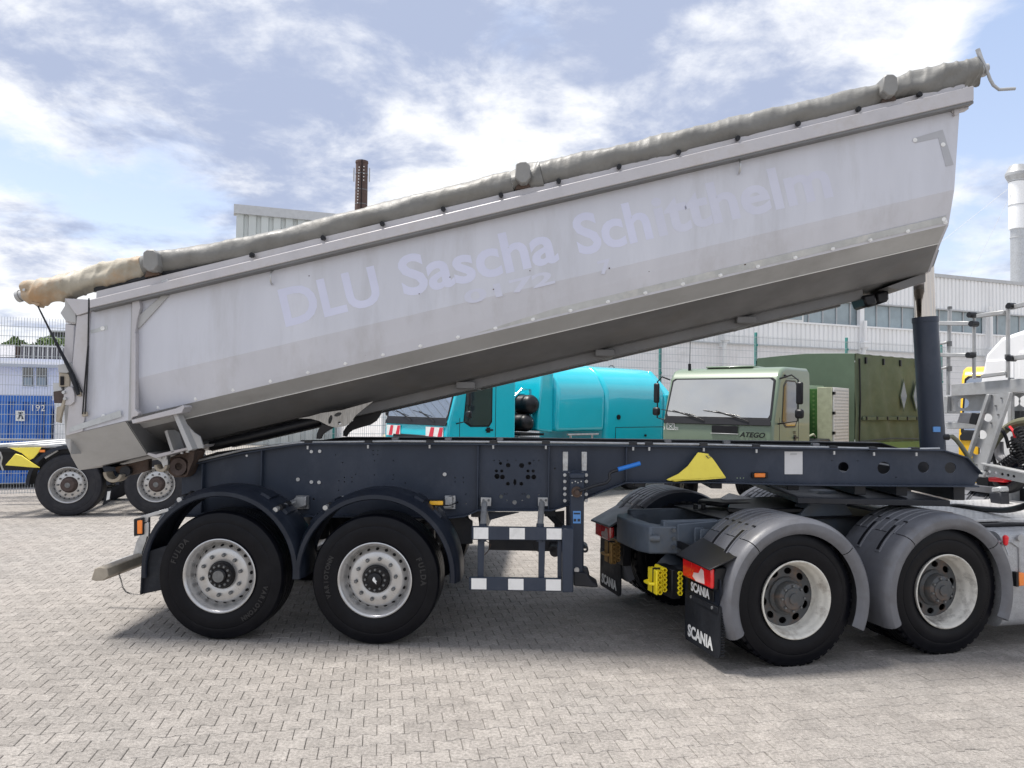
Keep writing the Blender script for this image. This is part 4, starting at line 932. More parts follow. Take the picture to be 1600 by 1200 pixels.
# yellow folding chock held on the beam
yc = empty('wheel_chock', T, 'flat yellow folding wheel chock clipped to the slate blue beam', 'wheel chock')
def cz4(pts, ox=900, oy=520, s=4): return [(ox+x/s, oy+y/s) for x, y in pts]
q = T.pl(cz4([(565, 917), (640, 882), (700, 832), (742, 775), (763, 747), (830, 757), (862, 795), (900, 850), (938, 905), (800, 914), (720, 920), (620, 930)]), .5)
MB().plate(q, .50, .512).build('chock_face', 'yellow', yc, bevel=.003)
MB().plate(T.pl(cz4([(575, 924), (800, 919), (935, 908), (935, 900), (800, 908), (600, 918)]), .5), .5, .60).build('chock_base', 'yellow', yc)
MB().tube([T.V(1107, 710, .49), T.V(1111, 714, .48), T.V(1107, 716, .49), T.V(1103, 712, .49)], .004, 6).build('chock_pin', 'nut', yc)
# ------------------------------------------------------------------ tractor unit (behind it the trailer is coupled)
tu = empty('tractor_unit', K, 'grey tractor unit with weathered mudguards and red tail lamps, coupled under the raised trailer', 'tractor unit')
KP = K.pl; RK = .52
def kp(name, pts, v0, v1, mt, parent=tu, bevel=.004, **k): return MB().plate(KP(pts, v0), v0, v1).build(name, mt, parent, bevel=bevel, **k)
AU = [0.0, 1.41]
for k, u in enumerate(AU):
    nw = wheel_set('wheel', tu, (u, 0, RK), RK, .30, 'drive', a0=k*13, label=('rear drive wheel with deep white rim', 'forward drive wheel with badly chipped white rim')[k])
    if k: [c for c in nw.children if c.name.startswith('rim')][0].data.materials[0] = X['rim_chip']
    wz = empty('wheel', parent=tu, loc=(u, .34, RK)); tyre(wz, RK, .29, blocks=44)
    wz = empty('wheel', parent=tu, loc=(u, 1.86, RK)); tyre(wz, RK, .29, blocks=44)
    wheel_set('wheel', tu, (u, 2.49, RK), RK, .30, 'drive', flip=True)
    MB().cyl((u, .5, RK), (0, 1, 0), .075, 1.5, 16).lathe([(.0, 1.05), (.16, 1.08), (.22, 1.2), (.22, 1.3), (.16, 1.42), (0, 1.45)], (u, 0, RK), 20).build('axle', 'chassis_dark', tu)
def kguard(uc, v0, sgn=1, a0=-24, a1=204, hinge=True, mt='fender'):
    e = empty('mudguard', parent=tu); R = .625; Wd = .62; zc = RK-.005
    base = [(R-.10, -.0), (R-.075, -.028), (R-.05, -.036), (R-.018, -.032), (R+.004, -.012), (R+.016, .02), (R+.020, .06)]
    rid = []
    for q in (.12, .20, .28, .36, .44, .52):
        rid += [(R+.021, q-.014), (R+.014, q-.009), (R+.014, q+.009), (R+.021, q+.014)]
    end = [(R+.020, Wd-.03), (R+.004, Wd), (R-.05, Wd+.005)]
    out = base+rid+end; inn = [(r-.006, v) for r, v in out[::-1]]
    pr = [(r, v0+sgn*v) for r, v in out+inn]
    sm = [(r, v0+sgn*v) for r, v in base+end+[(r-.006, v) for r, v in (base+end)[::-1]]]
    MB().arc(pr, (uc, 0, zc), 42, 132, 30).build('crown_panel', mt, e, smooth=32)
    for q0, q1, nm in ((a0, 41.3, 'front_panel'), (132.7, a1, 'rear_panel')):
        MB().arc(sm, (uc, 0, zc), q0, q1, 24).build(nm, mt, e, smooth=32)
    # latch slots straddling the joint
    for vv in (.17, .40):
        b = MB(); b.arc([(R+.016, v0+sgn*(vv-.03)), (R+.030, v0+sgn*(vv-.025)), (R+.030, v0+sgn*(vv+.025)), (R+.016, v0+sgn*(vv+.03))], (uc, 0, zc), 124, 150, 8); b.build('latch_rim', mt, e)
        b = MB(); b.arc([(R+.02, v0+sgn*(vv-.015)), (R+.0325, v0+sgn*(vv-.014)), (R+.0325, v0+sgn*(vv+.014)), (R+.02, v0+sgn*(vv+.015))], (uc, 0, zc), 125.5, 148.5, 8); b.build('latch', 'black', e)
    for q in (.14, .24, .34, .44, .54):
        b = MB(); b.arc([(R+.018, v0+sgn*(q-.022)), (R+.0235, v0+sgn*(q-.020)), (R+.0235, v0+sgn*(q+.020)), (R+.018, v0+sgn*(q+.022))], (uc, 0, zc), 118, 119.4, 1); b.build('drain_slot', 'black', e)
    if sgn < 0:    # closed inner side of the far guard
        n = 24; b = MB(); vi = v0+sgn*(Wd+.006)
        ring = [(uc+(R)*math.cos(rad(t)), vi, zc+(R)*math.sin(rad(t))) for t in np.linspace(15, 165, n)]; b.prism(ring, [(x, y+.01, z) for x, y, z in ring]); b.build('inner_side', 'fender_dark', e)
    return e
for u in AU: kguard(u, -.035); kguard(u, 2.52, -1)
kguard(4.45, 2.50, -1)
# chassis rails
for v in (.84, 1.56):
    b = MB(); b.box(-.72, 5.5, v, v+.08, .80, 1.02); b.build('chassis_rail', 'frameT', tu, bevel=.01)
# shaped rear cross-member
zt, zb = .98, .74
rr_ = [(-.55, .78), (-.84, .86), (-.90, 1.0), (-.90, 1.45), (-.84, 1.60), (-.55, 1.70), (-.50, 1.58), (-.72, 1.50), (-.76, 1.42), (-.76, 1.02), (-.72, .94), (-.50, .90)]
b = MB(); b.prism([(u, v, zb) for u, v in rr_], [(u, v, zt) for u, v in rr_]); b.build('rear_cross_member', 'frameT', tu, bevel=.015, seg=2)
MB().tube([(-.80, .86, .88), (-.84, .82, .88), (-.78, .80, .88)], .03, 12).build('cross_member_end', 'frameT', tu)
b = MB(); b.prism([(-.62, .78, .78), (-.30, .78, .82), (.05, .78, .98), (.15, .78, 1.06), (-.05, .78, 1.08), (-.25, .78, 1.02), (-.62, .78, 1.0)], [(-.62, .80, .78), (-.30, .80, .82), (.05, .80, .98), (.15, .80, 1.06), (-.05, .80, 1.08), (-.25, .80, 1.02), (-.62, .80, 1.0)]); b.build('frame_gusset', 'frameT', tu, bevel=.006)
MB().plate([(-.50, .98), (-.42, .98), (-.28, .78), (-.30, .74), (-.50, .74)], .70, .72).plate([(-.50, .98), (-.42, .98), (-.28, .78), (-.30, .74), (-.50, .74)], .60, .615).build('bracket_fin', 'frameT', tu, bevel=.004)
for u, z in ((-.66, .95), (-.66, .88), (-.66, .81), (-.60, .77), (-.22, .9), (-.1, .98), (-.45, .82)):
    MB().cyl((u, .78, z), (0, -1, 0), .018, .014, 6).build('frame_bolt', 'nut', tu)
MB().tube([(-.55, .72, .80), (-.30, .45, .76), (-.25, .2, .76)], .035, 12).cyl((-.5, .7, .8), (0, -1, 0), .05, .06, 12).build('stay_rod', 'frameT', tu)
MB().tube([(-.55, 1.2, .62), (-.45, 1.1, .50), (-.2, 1.05, .45)], .13, 16).build('silencer', 'frameT', tu)
box_part('chassis_filler', 'black', tu, -.55, -.1, .95, 1.55, .72, .86)
# rear flaps, lamps and lettering; they face backwards (-u)
def rear_plate(name, mt, u, v0, v1, z0, z1, th=.012, parent=tu, skew=0, bevel=.003, **k):
    b = MB(); b.box(u, u+th, v0, v1, z0, z1); return b.build(name, mt, parent, bevel=bevel, **k)
UF = -.66
for side_, (va, vb) in enumerate(((.0, .56), (1.93, 2.49))):
    e = empty('mud_flap', parent=tu, label=('near rear mud flap with white lettering', 'far rear mud flap with white lettering')[side_])
    b = MB(); r = .05; z0, z1 = .10, .50
    pts = [(va+r, z0), (vb-.02, z0+.0), (vb, z0+.03), (vb, z1), (va, z1), (va, z0+r), (va+.015, z0+.015)]
    b.prism([(UF, v, z) for v, z in pts], [(UF+.012, v, z) for v, z in pts]); b.build('flap_sheet', 'blackmatt', e)
    rear_plate('flap_clamp', 'blackmatt', UF-.008, va+.02, vb-.01, z1-.055, z1-.01, .008, e)
    for v in (va+.10, vb-.12): MB().cyl((UF-.006, v, z1-.03), (-1, 0, 0), .012, .008, 10).build('clamp_bolt', 'galv', e)
    b = MB(); pts = [(va+.03, .50), (vb, .50), (vb, .70), (va-.0, .70), (va-.01, .60)]; b.prism([(UF+.0, v, z) for v, z in pts], [(UF+.01, v, z) for v, z in pts]); b.build('upper_flap', 'fender_dark', e)
    text_on('lettering', 'SCANIA', (UF-.003, (va+vb)/2+.02, z0+.085), (0, -1, 0), (0, 0, 1), .128, 'letter', e, bold=.0045, sx=.88, label='white SCANIA lettering')
    if side_ == 0:
        rear_plate('name_plate', 'black', UF-.010, .08, .49, .515, .60, .009, e)
        text_on('lettering', 'SCANIA', (UF-.013, .285, .557), (0, -1, 0), (0, 0, 1), .098, 'letter', e, bold=.003, sx=.85, label='white SCANIA lettering')
        # serrated edge
        b = MB()
        for k in range(16): b.box(UF+.012, UF+.04, -.004, .004, .13+k*.021, .139+k*.021)
        b.build('flap_rib', 'blackmatt', e)
def lamp(va, vb, z0, z1, lab):
    e = empty('tail_lamp', parent=tu, label=lab); u = UF-.05
    b = MB(); b.box(u+.015, u+.12, va, vb, z0, z1); b.build('lamp_body', 'black', e, bevel=.01)
    b = MB(); b.box(u-.01, u+.02, va+.005, vb-.005, z0+.006, z1-.006); b.build('lens', 'red', e, bevel=.012, seg=2)
    b = MB(); pts = [(va+.22*(vb-va), z0+.02), (va+.50*(vb-va), z0+.012), (va+.62*(vb-va), z0+.04), (va+.58*(vb-va), z0+.075), (va+.42*(vb-va), z0+.085), (va+.34*(vb-va), z0+.13), (va+.26*(vb-va), z0+.12)]
    b.prism([(u-.013, v, z) for v, z in pts], [(u-.008, v, z) for v, z in pts]); b.build('clear_lens', 'pink', e, bevel=.002)
    for f in (.33, .66):
        v = va+(vb-va)*f; MB().box(u-.0115, u-.0095, v-.003, v+.003, z0+.012, z1-.012).build('lens_joint', 'redp', e, smooth=0)
    return e
lamp(.02, .50, .625, .79, 'large red tail lamp over the near mud flap')
lamp(2.02, 2.50, .625, .79, 'far red tail lamp in shade')
hd_ = [(UF-.10, -.02, .79), (UF-.10, .53, .80), (UF+.14, .53, .93), (UF+.14, -.02, .88)]
MB().prism(hd_, [(x, y, z-.012) for x, y, z in hd_]).build('lamp_hood', 'black', tu, bevel=.003)
hd_ = [(UF-.10, 1.99, .80), (UF-.10, 2.52, .79), (UF+.22, 2.50, .96), (UF+.22, 1.99, .98)]
MB().prism(hd_, [(x, y, z-.02) for x, y, z in hd_]).build('lamp_hood', 'fender', tu, bevel=.003)
b = MB(); b.add([(UF+.05, 2.0, .50), (UF+.05, 1.90, .50), (UF+.02, 1.90, .78), (UF+.02, 2.0, .78)], [(0, 1, 2, 3)]); 
rear_plate('lamp_bracket', 'black', UF+.04, 1.5, 2.05, .72, .80, .02)
rear_plate('lamp_bracket', 'black', UF+.04, .3, .95, .80, .86, .02)
# number lamp / junction boxes
box_part('junction_box', 'blackmatt', tu, -.72, -.50, .62, .78, .47, .66, .01)
# catwalk and fifth wheel
fwz = 1.065
b = MB(); pl5 = [(-.05, .95), (.05, .84), (.85, .80), (1.02, .95), (1.02, 1.50), (.85, 1.66), (.05, 1.60), (-.05, 1.50), (.10, 1.28), (.35, 1.25), (.35, 1.2), (.10, 1.18)]
b.prism([(u, v, fwz) for u, v in pl5], [(u, v, fwz+.045) for u, v in pl5]); b.build('fifth_wheel', 'black', tu, bevel=.01)
b = MB(); b.prism([(.55, .78, 1.02), (1.15, .78, 1.02), (.98, .80, 1.26), (.80, .80, 1.26)], [(.55, .98, 1.02), (1.15, .98, 1.02), (.98, .96, 1.26), (.80, .96, 1.26)]); b.build('pedestal', 'frameT', tu, bevel=.01)
box_part('mounting_plate', 'black', tu, -.20, 1.5, .72, 1.72, 1.022, 1.04, .006)
for u, v in ((.25, .86), (.33, .86), (-.15, 1.35), (-.07, 1.35)): MB().cyl((u, v, 1.045), (0, 0, 1), .022, .045, 10).build('grease_nipple', 'letter' if u > 0 else 'black', tu)
b = MB(); b.tube([(.85, 1.7, 1.17), (1.35, 1.75, 1.17), (1.42, 1.68, 1.17), (1.35, 1.62, 1.15), (1.0, 1.62, 1.15)], .012, 8); b.build('release_handle', 'galv', tu)
MB().plate([(.2, 1.12), (.30, 1.17), (.60, 1.10), (.58, 1.08), (.25, 1.10)], 1.5, 1.52).build('wear_plate', 'letter', tu)
b = MB(); cq = [K.Z(x, y, 1.06) for x, y in ((1388, 787), (1490, 803), (1490, 809), (1388, 795))]
kp('rust_angle', [(1390, 786), (1490, 801), (1490, 806), (1390, 794)], .70, .72, 'rust')
cq = [K.Z(x, y, 1.03) for x, y in ((1440, 797), (1483, 787), (1640, 796), (1640, 813), (1560, 812))]
b = MB(); b.prism(cq, [p-Vector((0, 0, .03)) for p in cq]); b.build('catwalk_base', 'chequer', tu, smooth=0)
b = MB(); rg = random.Random(5)
u0_, u1_ = min(p.x for p in cq), max(p.x for p in cq)
for i in range(34):
    for j in range(22):
        u = 1.75+i*.055; v = .38+j*.055
        if 1.75 < u < 3.7 and v < 1.7:
            an = rad(45 if (i+j) % 2 else -45); dx, dy = .021*math.cos(an), .021*math.sin(an); nx, ny = -dy*.25, dx*.25
            b.add([(u-dx, v-dy, 1.0410), (u+nx, v+ny, 1.0425), (u+dx, v+dy, 1.0410), (u-nx, v-ny, 1.0425)], [(0, 1, 2, 3)])
box_part('catwalk', 'chequer', tu, 1.72, 3.75, .36, 1.62, 1.015, 1.04, .004)
b.build('chequer_rib', 'chequer', tu, smooth=0, kind='stuff')
box_part('catwalk_edge', 'black', tu, 1.72, 3.75, .28, .36, .985, 1.01, .006)
# side tank
tk = empty('side_tank', parent=tu, label='speckled grey tank with red lever')
b = MB(); r = .08; sec = []
for cx1, cz1, q0 in ((.13, .26, 180), (.62, .26, 270), (.62, .90, 0), (.13, .90, 90)):
    for t in range(0, 91, 18): sec.append((cx1+r*math.cos(rad(q0+t)), cz1+r*math.sin(rad(q0+t))))
b.prism([(1.98, v-.04, z) for v, z in sec], [(3.6, v-.04, z) for v, z in sec]); b.build('tank_shell', 'tank', tk, smooth=30)
px_ = [K.V(x, y, .005) for x, y in ((1559, 846), (1580, 847), (1592, 856), (1593, 896))]
MB().tube(px_, .008, 6).build('pressed_edge', 'tank', tk)
p = K.V(1568, 846, .0); MB().tube([p, p+Vector((0, -.05, -.11))], .006, 6).build('lever_rod', 'galv', tk); MB().tube([p+Vector((0, -.02, .055)), p+Vector((0, -.02, .04)), p+Vector((0, -.02, -.02)), p+Vector((0, -.02, -.03))], [.012, .024, .018, .008], 12).build('lever_knob', 'redp', tk)
p = K.V(1592, 840, .0); MB().cyl(p, (0, -1, 0), .03, .02, 20).build('tank_lock', 'alu', tk)
p = K.V(1570, 860, .0); MB().box(p.x-.03, p.x+.03, -.0, .02, p.z-.07, p.z+.05).build('lever_plate', 'alu', tk, bevel=.004)
p = K.V(1590, 904, -.0); MB().box(p.x-.045, p.x-.02, -.03, .02, p.z-.06, p.z+.06).build('marker_housing', 'black', tk); MB().box(p.x-.02, p.x+.035, -.035, .01, p.z-.055, p.z+.055).build('marker_lamp', 'orange', tk, bevel=.005)
# cab seen from behind
cb = empty('cab', parent=tu, label='white cab rear wall with pressed ribs')
u0 = 4.25; zr = 2.95
pf = [(.02, .95), (.0, 1.5), (.02, 2.35), (.10, 2.70), (.32, zr-.06), (.6, zr), (1.85, zr), (2.13, zr-.06), (2.35, 2.70), (2.45, 2.30), (2.46, 1.5), (2.45, .95)]
b = MB(); b.prism([(u0, v, z) for v, z in pf], [(u0+1.7, v, z) for v, z in pf]); b.build('cab_shell', 'whitecab', cb, bevel=.05, seg=3)
for va, vb, z0, z1 in ((1.95, 2.33, 1.25, 2.62), (1.35, 1.88, 1.25, 2.70), (.7, 1.28, 1.25, 2.7), (.1, .62, 1.25, 2.62)):
    b = MB(); b.box(u0-.018, u0+.01, va, vb, z0, z1); b.build('pressed_panel', 'whitecab', cb, bevel=.016, seg=2)
box_part('cab_underside', 'chassis_dark', cb, u0+.05, u0+1.6, .3, 2.2, .8, .95)
# rack of beam, perforated channel, railing and struts
rk = empty('rack', parent=tu, label='grey steel rack with railings and perforated strut')
UR = 3.78
def rp(name, pts, u, th, mt, parent=rk, holes=None, bevel=.004, **k):
    q = [K.Q(x, y, u) for x, y in pts]
    if holes:
        o = holed(name, [(p.y, p.z) for p in q], holes, 0, th, mt, parent, **k)
        o.data.transform(Matrix(((0, 1, 0, u), (1, 0, 0, 0), (0, 0, 1, 0), (0, 0, 0, 1)))); o.data.flip_normals(); return o
    b = MB(); b.prism([(u, p.y, p.z) for p in q], [(u+th, p.y, p.z) for p in q]); return b.build(name, mt, parent, bevel=bevel, **k)
def qh(x, y, r, u): p = K.Q(x, y, u); d_ = (p-K.Ri@(CAM-K.o)).length; s = r*d_/1200; return (p.y, p.z, s*1.35, s)
rp('platform_beam', [(1486, 600.5), (1660, 586), (1660, 609), (1486, 619)], UR, .09, 'alu')
rp('perforated_channel', [(1476, 619), (1660, 611), (1660, 642), (1476, 642)], UR+.1, .01, 'alu', holes=[qh(1505, 630, 7, UR+.1), qh(1583, 627, 7.5, UR+.1), qh(1603, 627, 8, UR+.1)])
rp('channel_lip', [(1474, 619), (1480, 619), (1480, 646), (1474, 646)], UR+.05, .2, 'alu')
rp('lower_shelf', [(1476, 660), (1530, 658), (1530, 669), (1480, 670)], UR+.1, .12, 'alu')
rp('lamp_case', [(1500, 645), (1518, 645), (1514, 662), (1495, 660)], UR-.05, .02, 'fender'); rp('lamp_case', [(1518, 645), (1530, 646), (1524, 664), (1514, 662)], UR-.06, .1, 'black')
rp('channel_post', [(1574, 590), (1580, 590), (1580, 665), (1574, 664)], UR+.02, .05, 'alu')
for x, y0, y1, r in ((1484, 479, 617, .022), (1522, 490, 592, .021), (1575, 477, 590, .022)):
    a = K.Q(x, y0, UR); c_ = K.Q(x+(-3 if x < 1500 else 0), y1, UR); MB().tube([a, c_], r, 12).build('railing_post', 'alu', rk)
    MB().tube([a, a-Vector((0, 0, .03))], r*1.25, 12).build('post_cap', 'nut', rk)
    for yy in ((537, 576) if x == 1484 else (554,) if x == 1522 else (558,)):
        p = K.Q(x-.5, yy, UR); MB().tube([p+Vector((0, 0, .03)), p-Vector((0, 0, .03))], r*1.35, 12).build('post_collar', 'nut', rk)
def bar(a, c_, r, mt='alu', nm='railing_bar'):
    p, q = K.Q(a[0], a[1], UR-.03), K.Q(c_[0], c_[1], UR-.03); b = MB(); b.prism([(p.x-.02, p.y, p.z-r), (p.x+.02, p.y, p.z-r), (p.x+.02, p.y, p.z+r), (p.x-.02, p.y, p.z+r)], [(q.x-.02, q.y, q.z-r), (q.x+.02, q.y, q.z-r), (q.x+.02, q.y, q.z+r), (q.x-.02, q.y, q.z+r)]); b.build(nm, mt, rk, bevel=.006)
bar((1466, 505), (1515, 505.5), .026); bar((1527, 494), (1570, 488), .024); bar((1580, 480.5), (1660, 462), .026); bar((1466, 554.5), (1517, 555), .024); bar((1580, 560), (1660, 551), .026); bar((1534, 588), (1572, 583), .022)
for x, y in ((1520, 506), (1517, 492), (1515, 555), (1579, 478), (1579, 560)):
    p = K.Q(x, y, UR-.06); MB().tube([p-Vector((.03, 0, 0)), p+Vector((.06, 0, 0))], .035, 10).build('bar_clamp', 'black', rk)
for x0, x1, y in ((1466, 1480, 538), (1466, 1480, 577)):
    bar((x0, y), (x1, y-3), .012)
# strut with openings and folded edges
US = 3.55
rp('perforated_strut', [(1541, 616), (1578, 613), (1536, 741), (1503, 733)], US, .012, 'alu', holes=[qh(1543, 652.5, 5.5, US), qh(1534, 679, 6, US), qh(1525, 704, 5.5, US), qh(1515.5, 713.5, 3.2, US)])
rp('strut_flange', [(1541, 616), (1545, 616), (1507, 734), (1503, 733)], US-.05, .05, 'alu'); rp('strut_flange', [(1574, 614), (1578, 613), (1536, 741), (1532, 740)], US-.05, .05, 'alu')
rp('strut_foot', [(1503, 731), (1540, 737), (1536, 746), (1517, 742), (1502, 734)], US-.06, .04, 'alu')
rp('perforated_rail', [(1532, 724), (1660, 752), (1660, 768), (1536, 741)], US-.02, .012, 'alu', holes=[qh(x, 735+(x-1538)*.19, 1.9, US) for x in (1538, 1548, 1558, 1568, 1577, 1586)])
rp('rail_flange', [(1532, 723), (1660, 750), (1660, 753), (1532, 726)], US-.08, .09, 'alu')
for x, y in ((1550, 618), (1565, 622), (1556, 634), (1540, 646), (1560, 648), (1549, 661), (1520, 724), (1528, 736), (1512, 734), (1526, 726)):
    p = K.Q(x, y, US-.005); MB().cyl(p, (-1, 0, 0), .010, .01, 8).build('strut_rivet', 'nut', rk)
# hoses and coils behind the cab
def khose(pts, r, mt='black', nm='hose', n=10):
    P_ = [K.Q(x, y, u) for x, y, u in pts]; sm = []
    for i in range(len(P_)-1):
        p0, p1, p2, p3 = P_[max(i-1, 0)], P_[i], P_[i+1], P_[min(i+2, len(P_)-1)]
        for t in (0, .25, .5, .75): sm.append(.5*((2*p1)+(p2-p0)*t+(2*p0-5*p1+4*p2-p3)*t*t+(3*p1-p0-3*p2+p3)*t**3))
    sm.append(P_[-1]); MB().tube(sm, r, n).build(nm, mt, tu)
khose([(1544, 706, 3.7), (1552, 694, 3.7), (1562, 680, 3.75), (1575, 668, 3.8), (1592, 660, 3.8), (1625, 655, 3.8)], .045, 'hose')
khose([(1466, 795, 2.6), (1492, 791, 2.6), (1530, 795, 2.6), (1570, 797, 2.5), (1600, 791, 2.4), (1640, 775, 2.4)], .028, 'black')
khose([(1560, 668, 3.8), (1566, 672, 3.7), (1572, 684, 3.7), (1576, 700, 3.7)], .018, 'black'); khose([(1572, 668, 3.75), (1586, 676, 3.7), (1600, 694, 3.7), (1620, 700, 3.7)], .016, 'black')
khose([(1578, 667, 3.75), (1583, 674, 3.7), (1586, 684, 3.7)], .014, 'redp'); khose([(1560, 690, 3.9), (1562, 712, 3.9), (1572, 722, 3.9), (1574, 740, 3.9)], .05, 'fender')
khose([(1548, 722, 3.9), (1545, 712, 3.9), (1549, 706, 3.9), (1553, 718, 3.9), (1556, 728, 3.9)], .02, 'black')
khose([(1560, 752, 3.8), (1570, 762, 3.7), (1585, 760, 3.7), (1604, 745, 3.7), (1622, 742, 3.7)], .06, 'black')
def coil(a, c_, u, turns, R_, r, mt='black'):
    A, E = K.Q(a[0], a[1], u), K.Q(c_[0], c_[1], u); d_ = (E-A); L_ = d_.length; d_.normalize(); s = d_.cross(Vector((1, 0, 0))).normalized(); t2 = d_.cross(s)
    MB().tube([A+d_*L_*i/(turns*10)+(s*math.cos(i*.628)+t2*math.sin(i*.628))*R_ for i in range(turns*10+1)], r, 5).build('coiled_hose', mt, tu)
coil((1563, 730), (1588, 712), 3.65, 7, .045, .011); coil((1580, 690), (1600, 728), 3.7, 9, .04, .010); coil((1590, 670), (1612, 712), 3.6, 9, .04, .010); coil((1566, 738), (1600, 738), 3.85, 8, .05, .012, 'fender_dark'); coil((1586, 700), (1604, 716), 3.8, 5, .07, .008)
for pts, u, mt in (([(1577, 682), (1592, 678), (1594, 694), (1579, 697)], 3.85, 'fender'), ([(1544, 770), (1563, 768), (1565, 794), (1548, 794)], 3.3, 'chassis_dark'), ([(1548, 762), (1562, 760), (1564, 768), (1548, 770)], 3.3, 'alu'), ([(1543, 745), (1568, 748), (1568, 754), (1543, 752)], 3.6, 'redp'),
                   ([(1568, 752), (1582, 752), (1582, 795), (1568, 795)], 3.9, 'alu'), ([(1580, 764), (1606, 762), (1606, 795), (1582, 795)], 4.0, 'chassis_dark'), ([(1520, 745), (1545, 745), (1545, 762), (1528, 762)], 4.1, 'black')):
    rp('valve_block', pts, u, .12, mt, tu, bevel=.012)
rp('exhaust_pipe', [(1584, 640), (1594, 640), (1594, 700), (1584, 700)], 4.0, .1, 'chassis_dark', tu)
MB().tube([K.Q(1580, 738, 3.9), K.Q(1600, 700, 3.9), K.Q(1616, 690, 3.9)], .06, 12).build('intake_pipe', 'fender_dark', tu)
# inner guard at the far front wheel and its bracket
MB().box(4.0, 4.2, 1.7, 2.4, 1.05, 1.12).build('step', 'fender', tu)
# honeycomb wheel chocks clipped between the rails and the flaps
def comb_chock(label, u, v, z, mt, n, rx):
    e = empty('wheel_chock', None, label, 'wheel chock', loc=K.o+K.R@Vector((u, v, z))); e.rotation_euler = (0, 0, K.a)
    W_ = .17; hx = .0
    b = MB(); R_ = .021
    for i in range(2):
        for j in range(n):
            cu_ = .028; cv = -.02-.042*i; cz_ = .02+j*.040+(.02 if i else 0)
            # short tubes opening towards -u... toward the near side
            rg_ = []
            for rr in (R_, R_*.72): rg_.append([(0+rr*math.cos(rad(60*k)), rr*math.sin(rad(60*k))) for k in range(6)])
            for ring_, y0_, y1_ in ((rg_[0], -.0, W_), ):
                pass
            out = [(cu_+x-.021+i*.042, 0, cz_+z_) for x, z_ in rg_[0]]; inn = [(cu_+x-.021+i*.042, 0, cz_+z_) for x, z_ in rg_[1]]
            o2 = [(a, W_, c) for a, _, c in out]; i2 = [(a, W_, c) for a, _, c in inn]
            b.loft([out, o2, i2, inn, out], True)
    b.build('honeycomb', mt, e, smooth=0)
    MB().box(-.03, -.012, .0, W_, .0, .04*n).build('tread_face', mt, e, bevel=.006)
    hb = MB(); hb.tube([(-.03, .03, .04*n*.42), (-.065, .05, .04*n*.42), (-.065, W_-.03, .04*n*.42), (-.03, W_-.01, .04*n*.42)], .014, 8); hb.build('handle', mt, e)
    MB().box(-.035, .07, .055, .068, .0, .04*n+.012).build('strap', 'black', e, bevel=.002)
    return e
comb_chock('bright yellow plastic honeycomb wheel chock hanging beside the near red tail lamp', -.86, .62, .45, 'yellowp', 5, 0)
comb_chock('weathered ochre plastic honeycomb wheel chock beside the far tail lamp', -.86, 1.62, .50, 'brownp', 5, 0)
box_part('chock_carrier', 'black', tu, -.77, -.69, .58, .86, .42, .66, .006)
box_part('chock_carrier', 'black', tu, -.77, -.69, 1.60, 1.86, .48, .72, .006)
b = MB()
for j in range(5): b.lathe([(.014, .0), (.021, 0), (.021, .03), (.014, .03), (.014, .0)], (-.70, .56, .47+j*.04), 6)
b.build('carrier_comb', 'yellowp', tu, smooth=0)
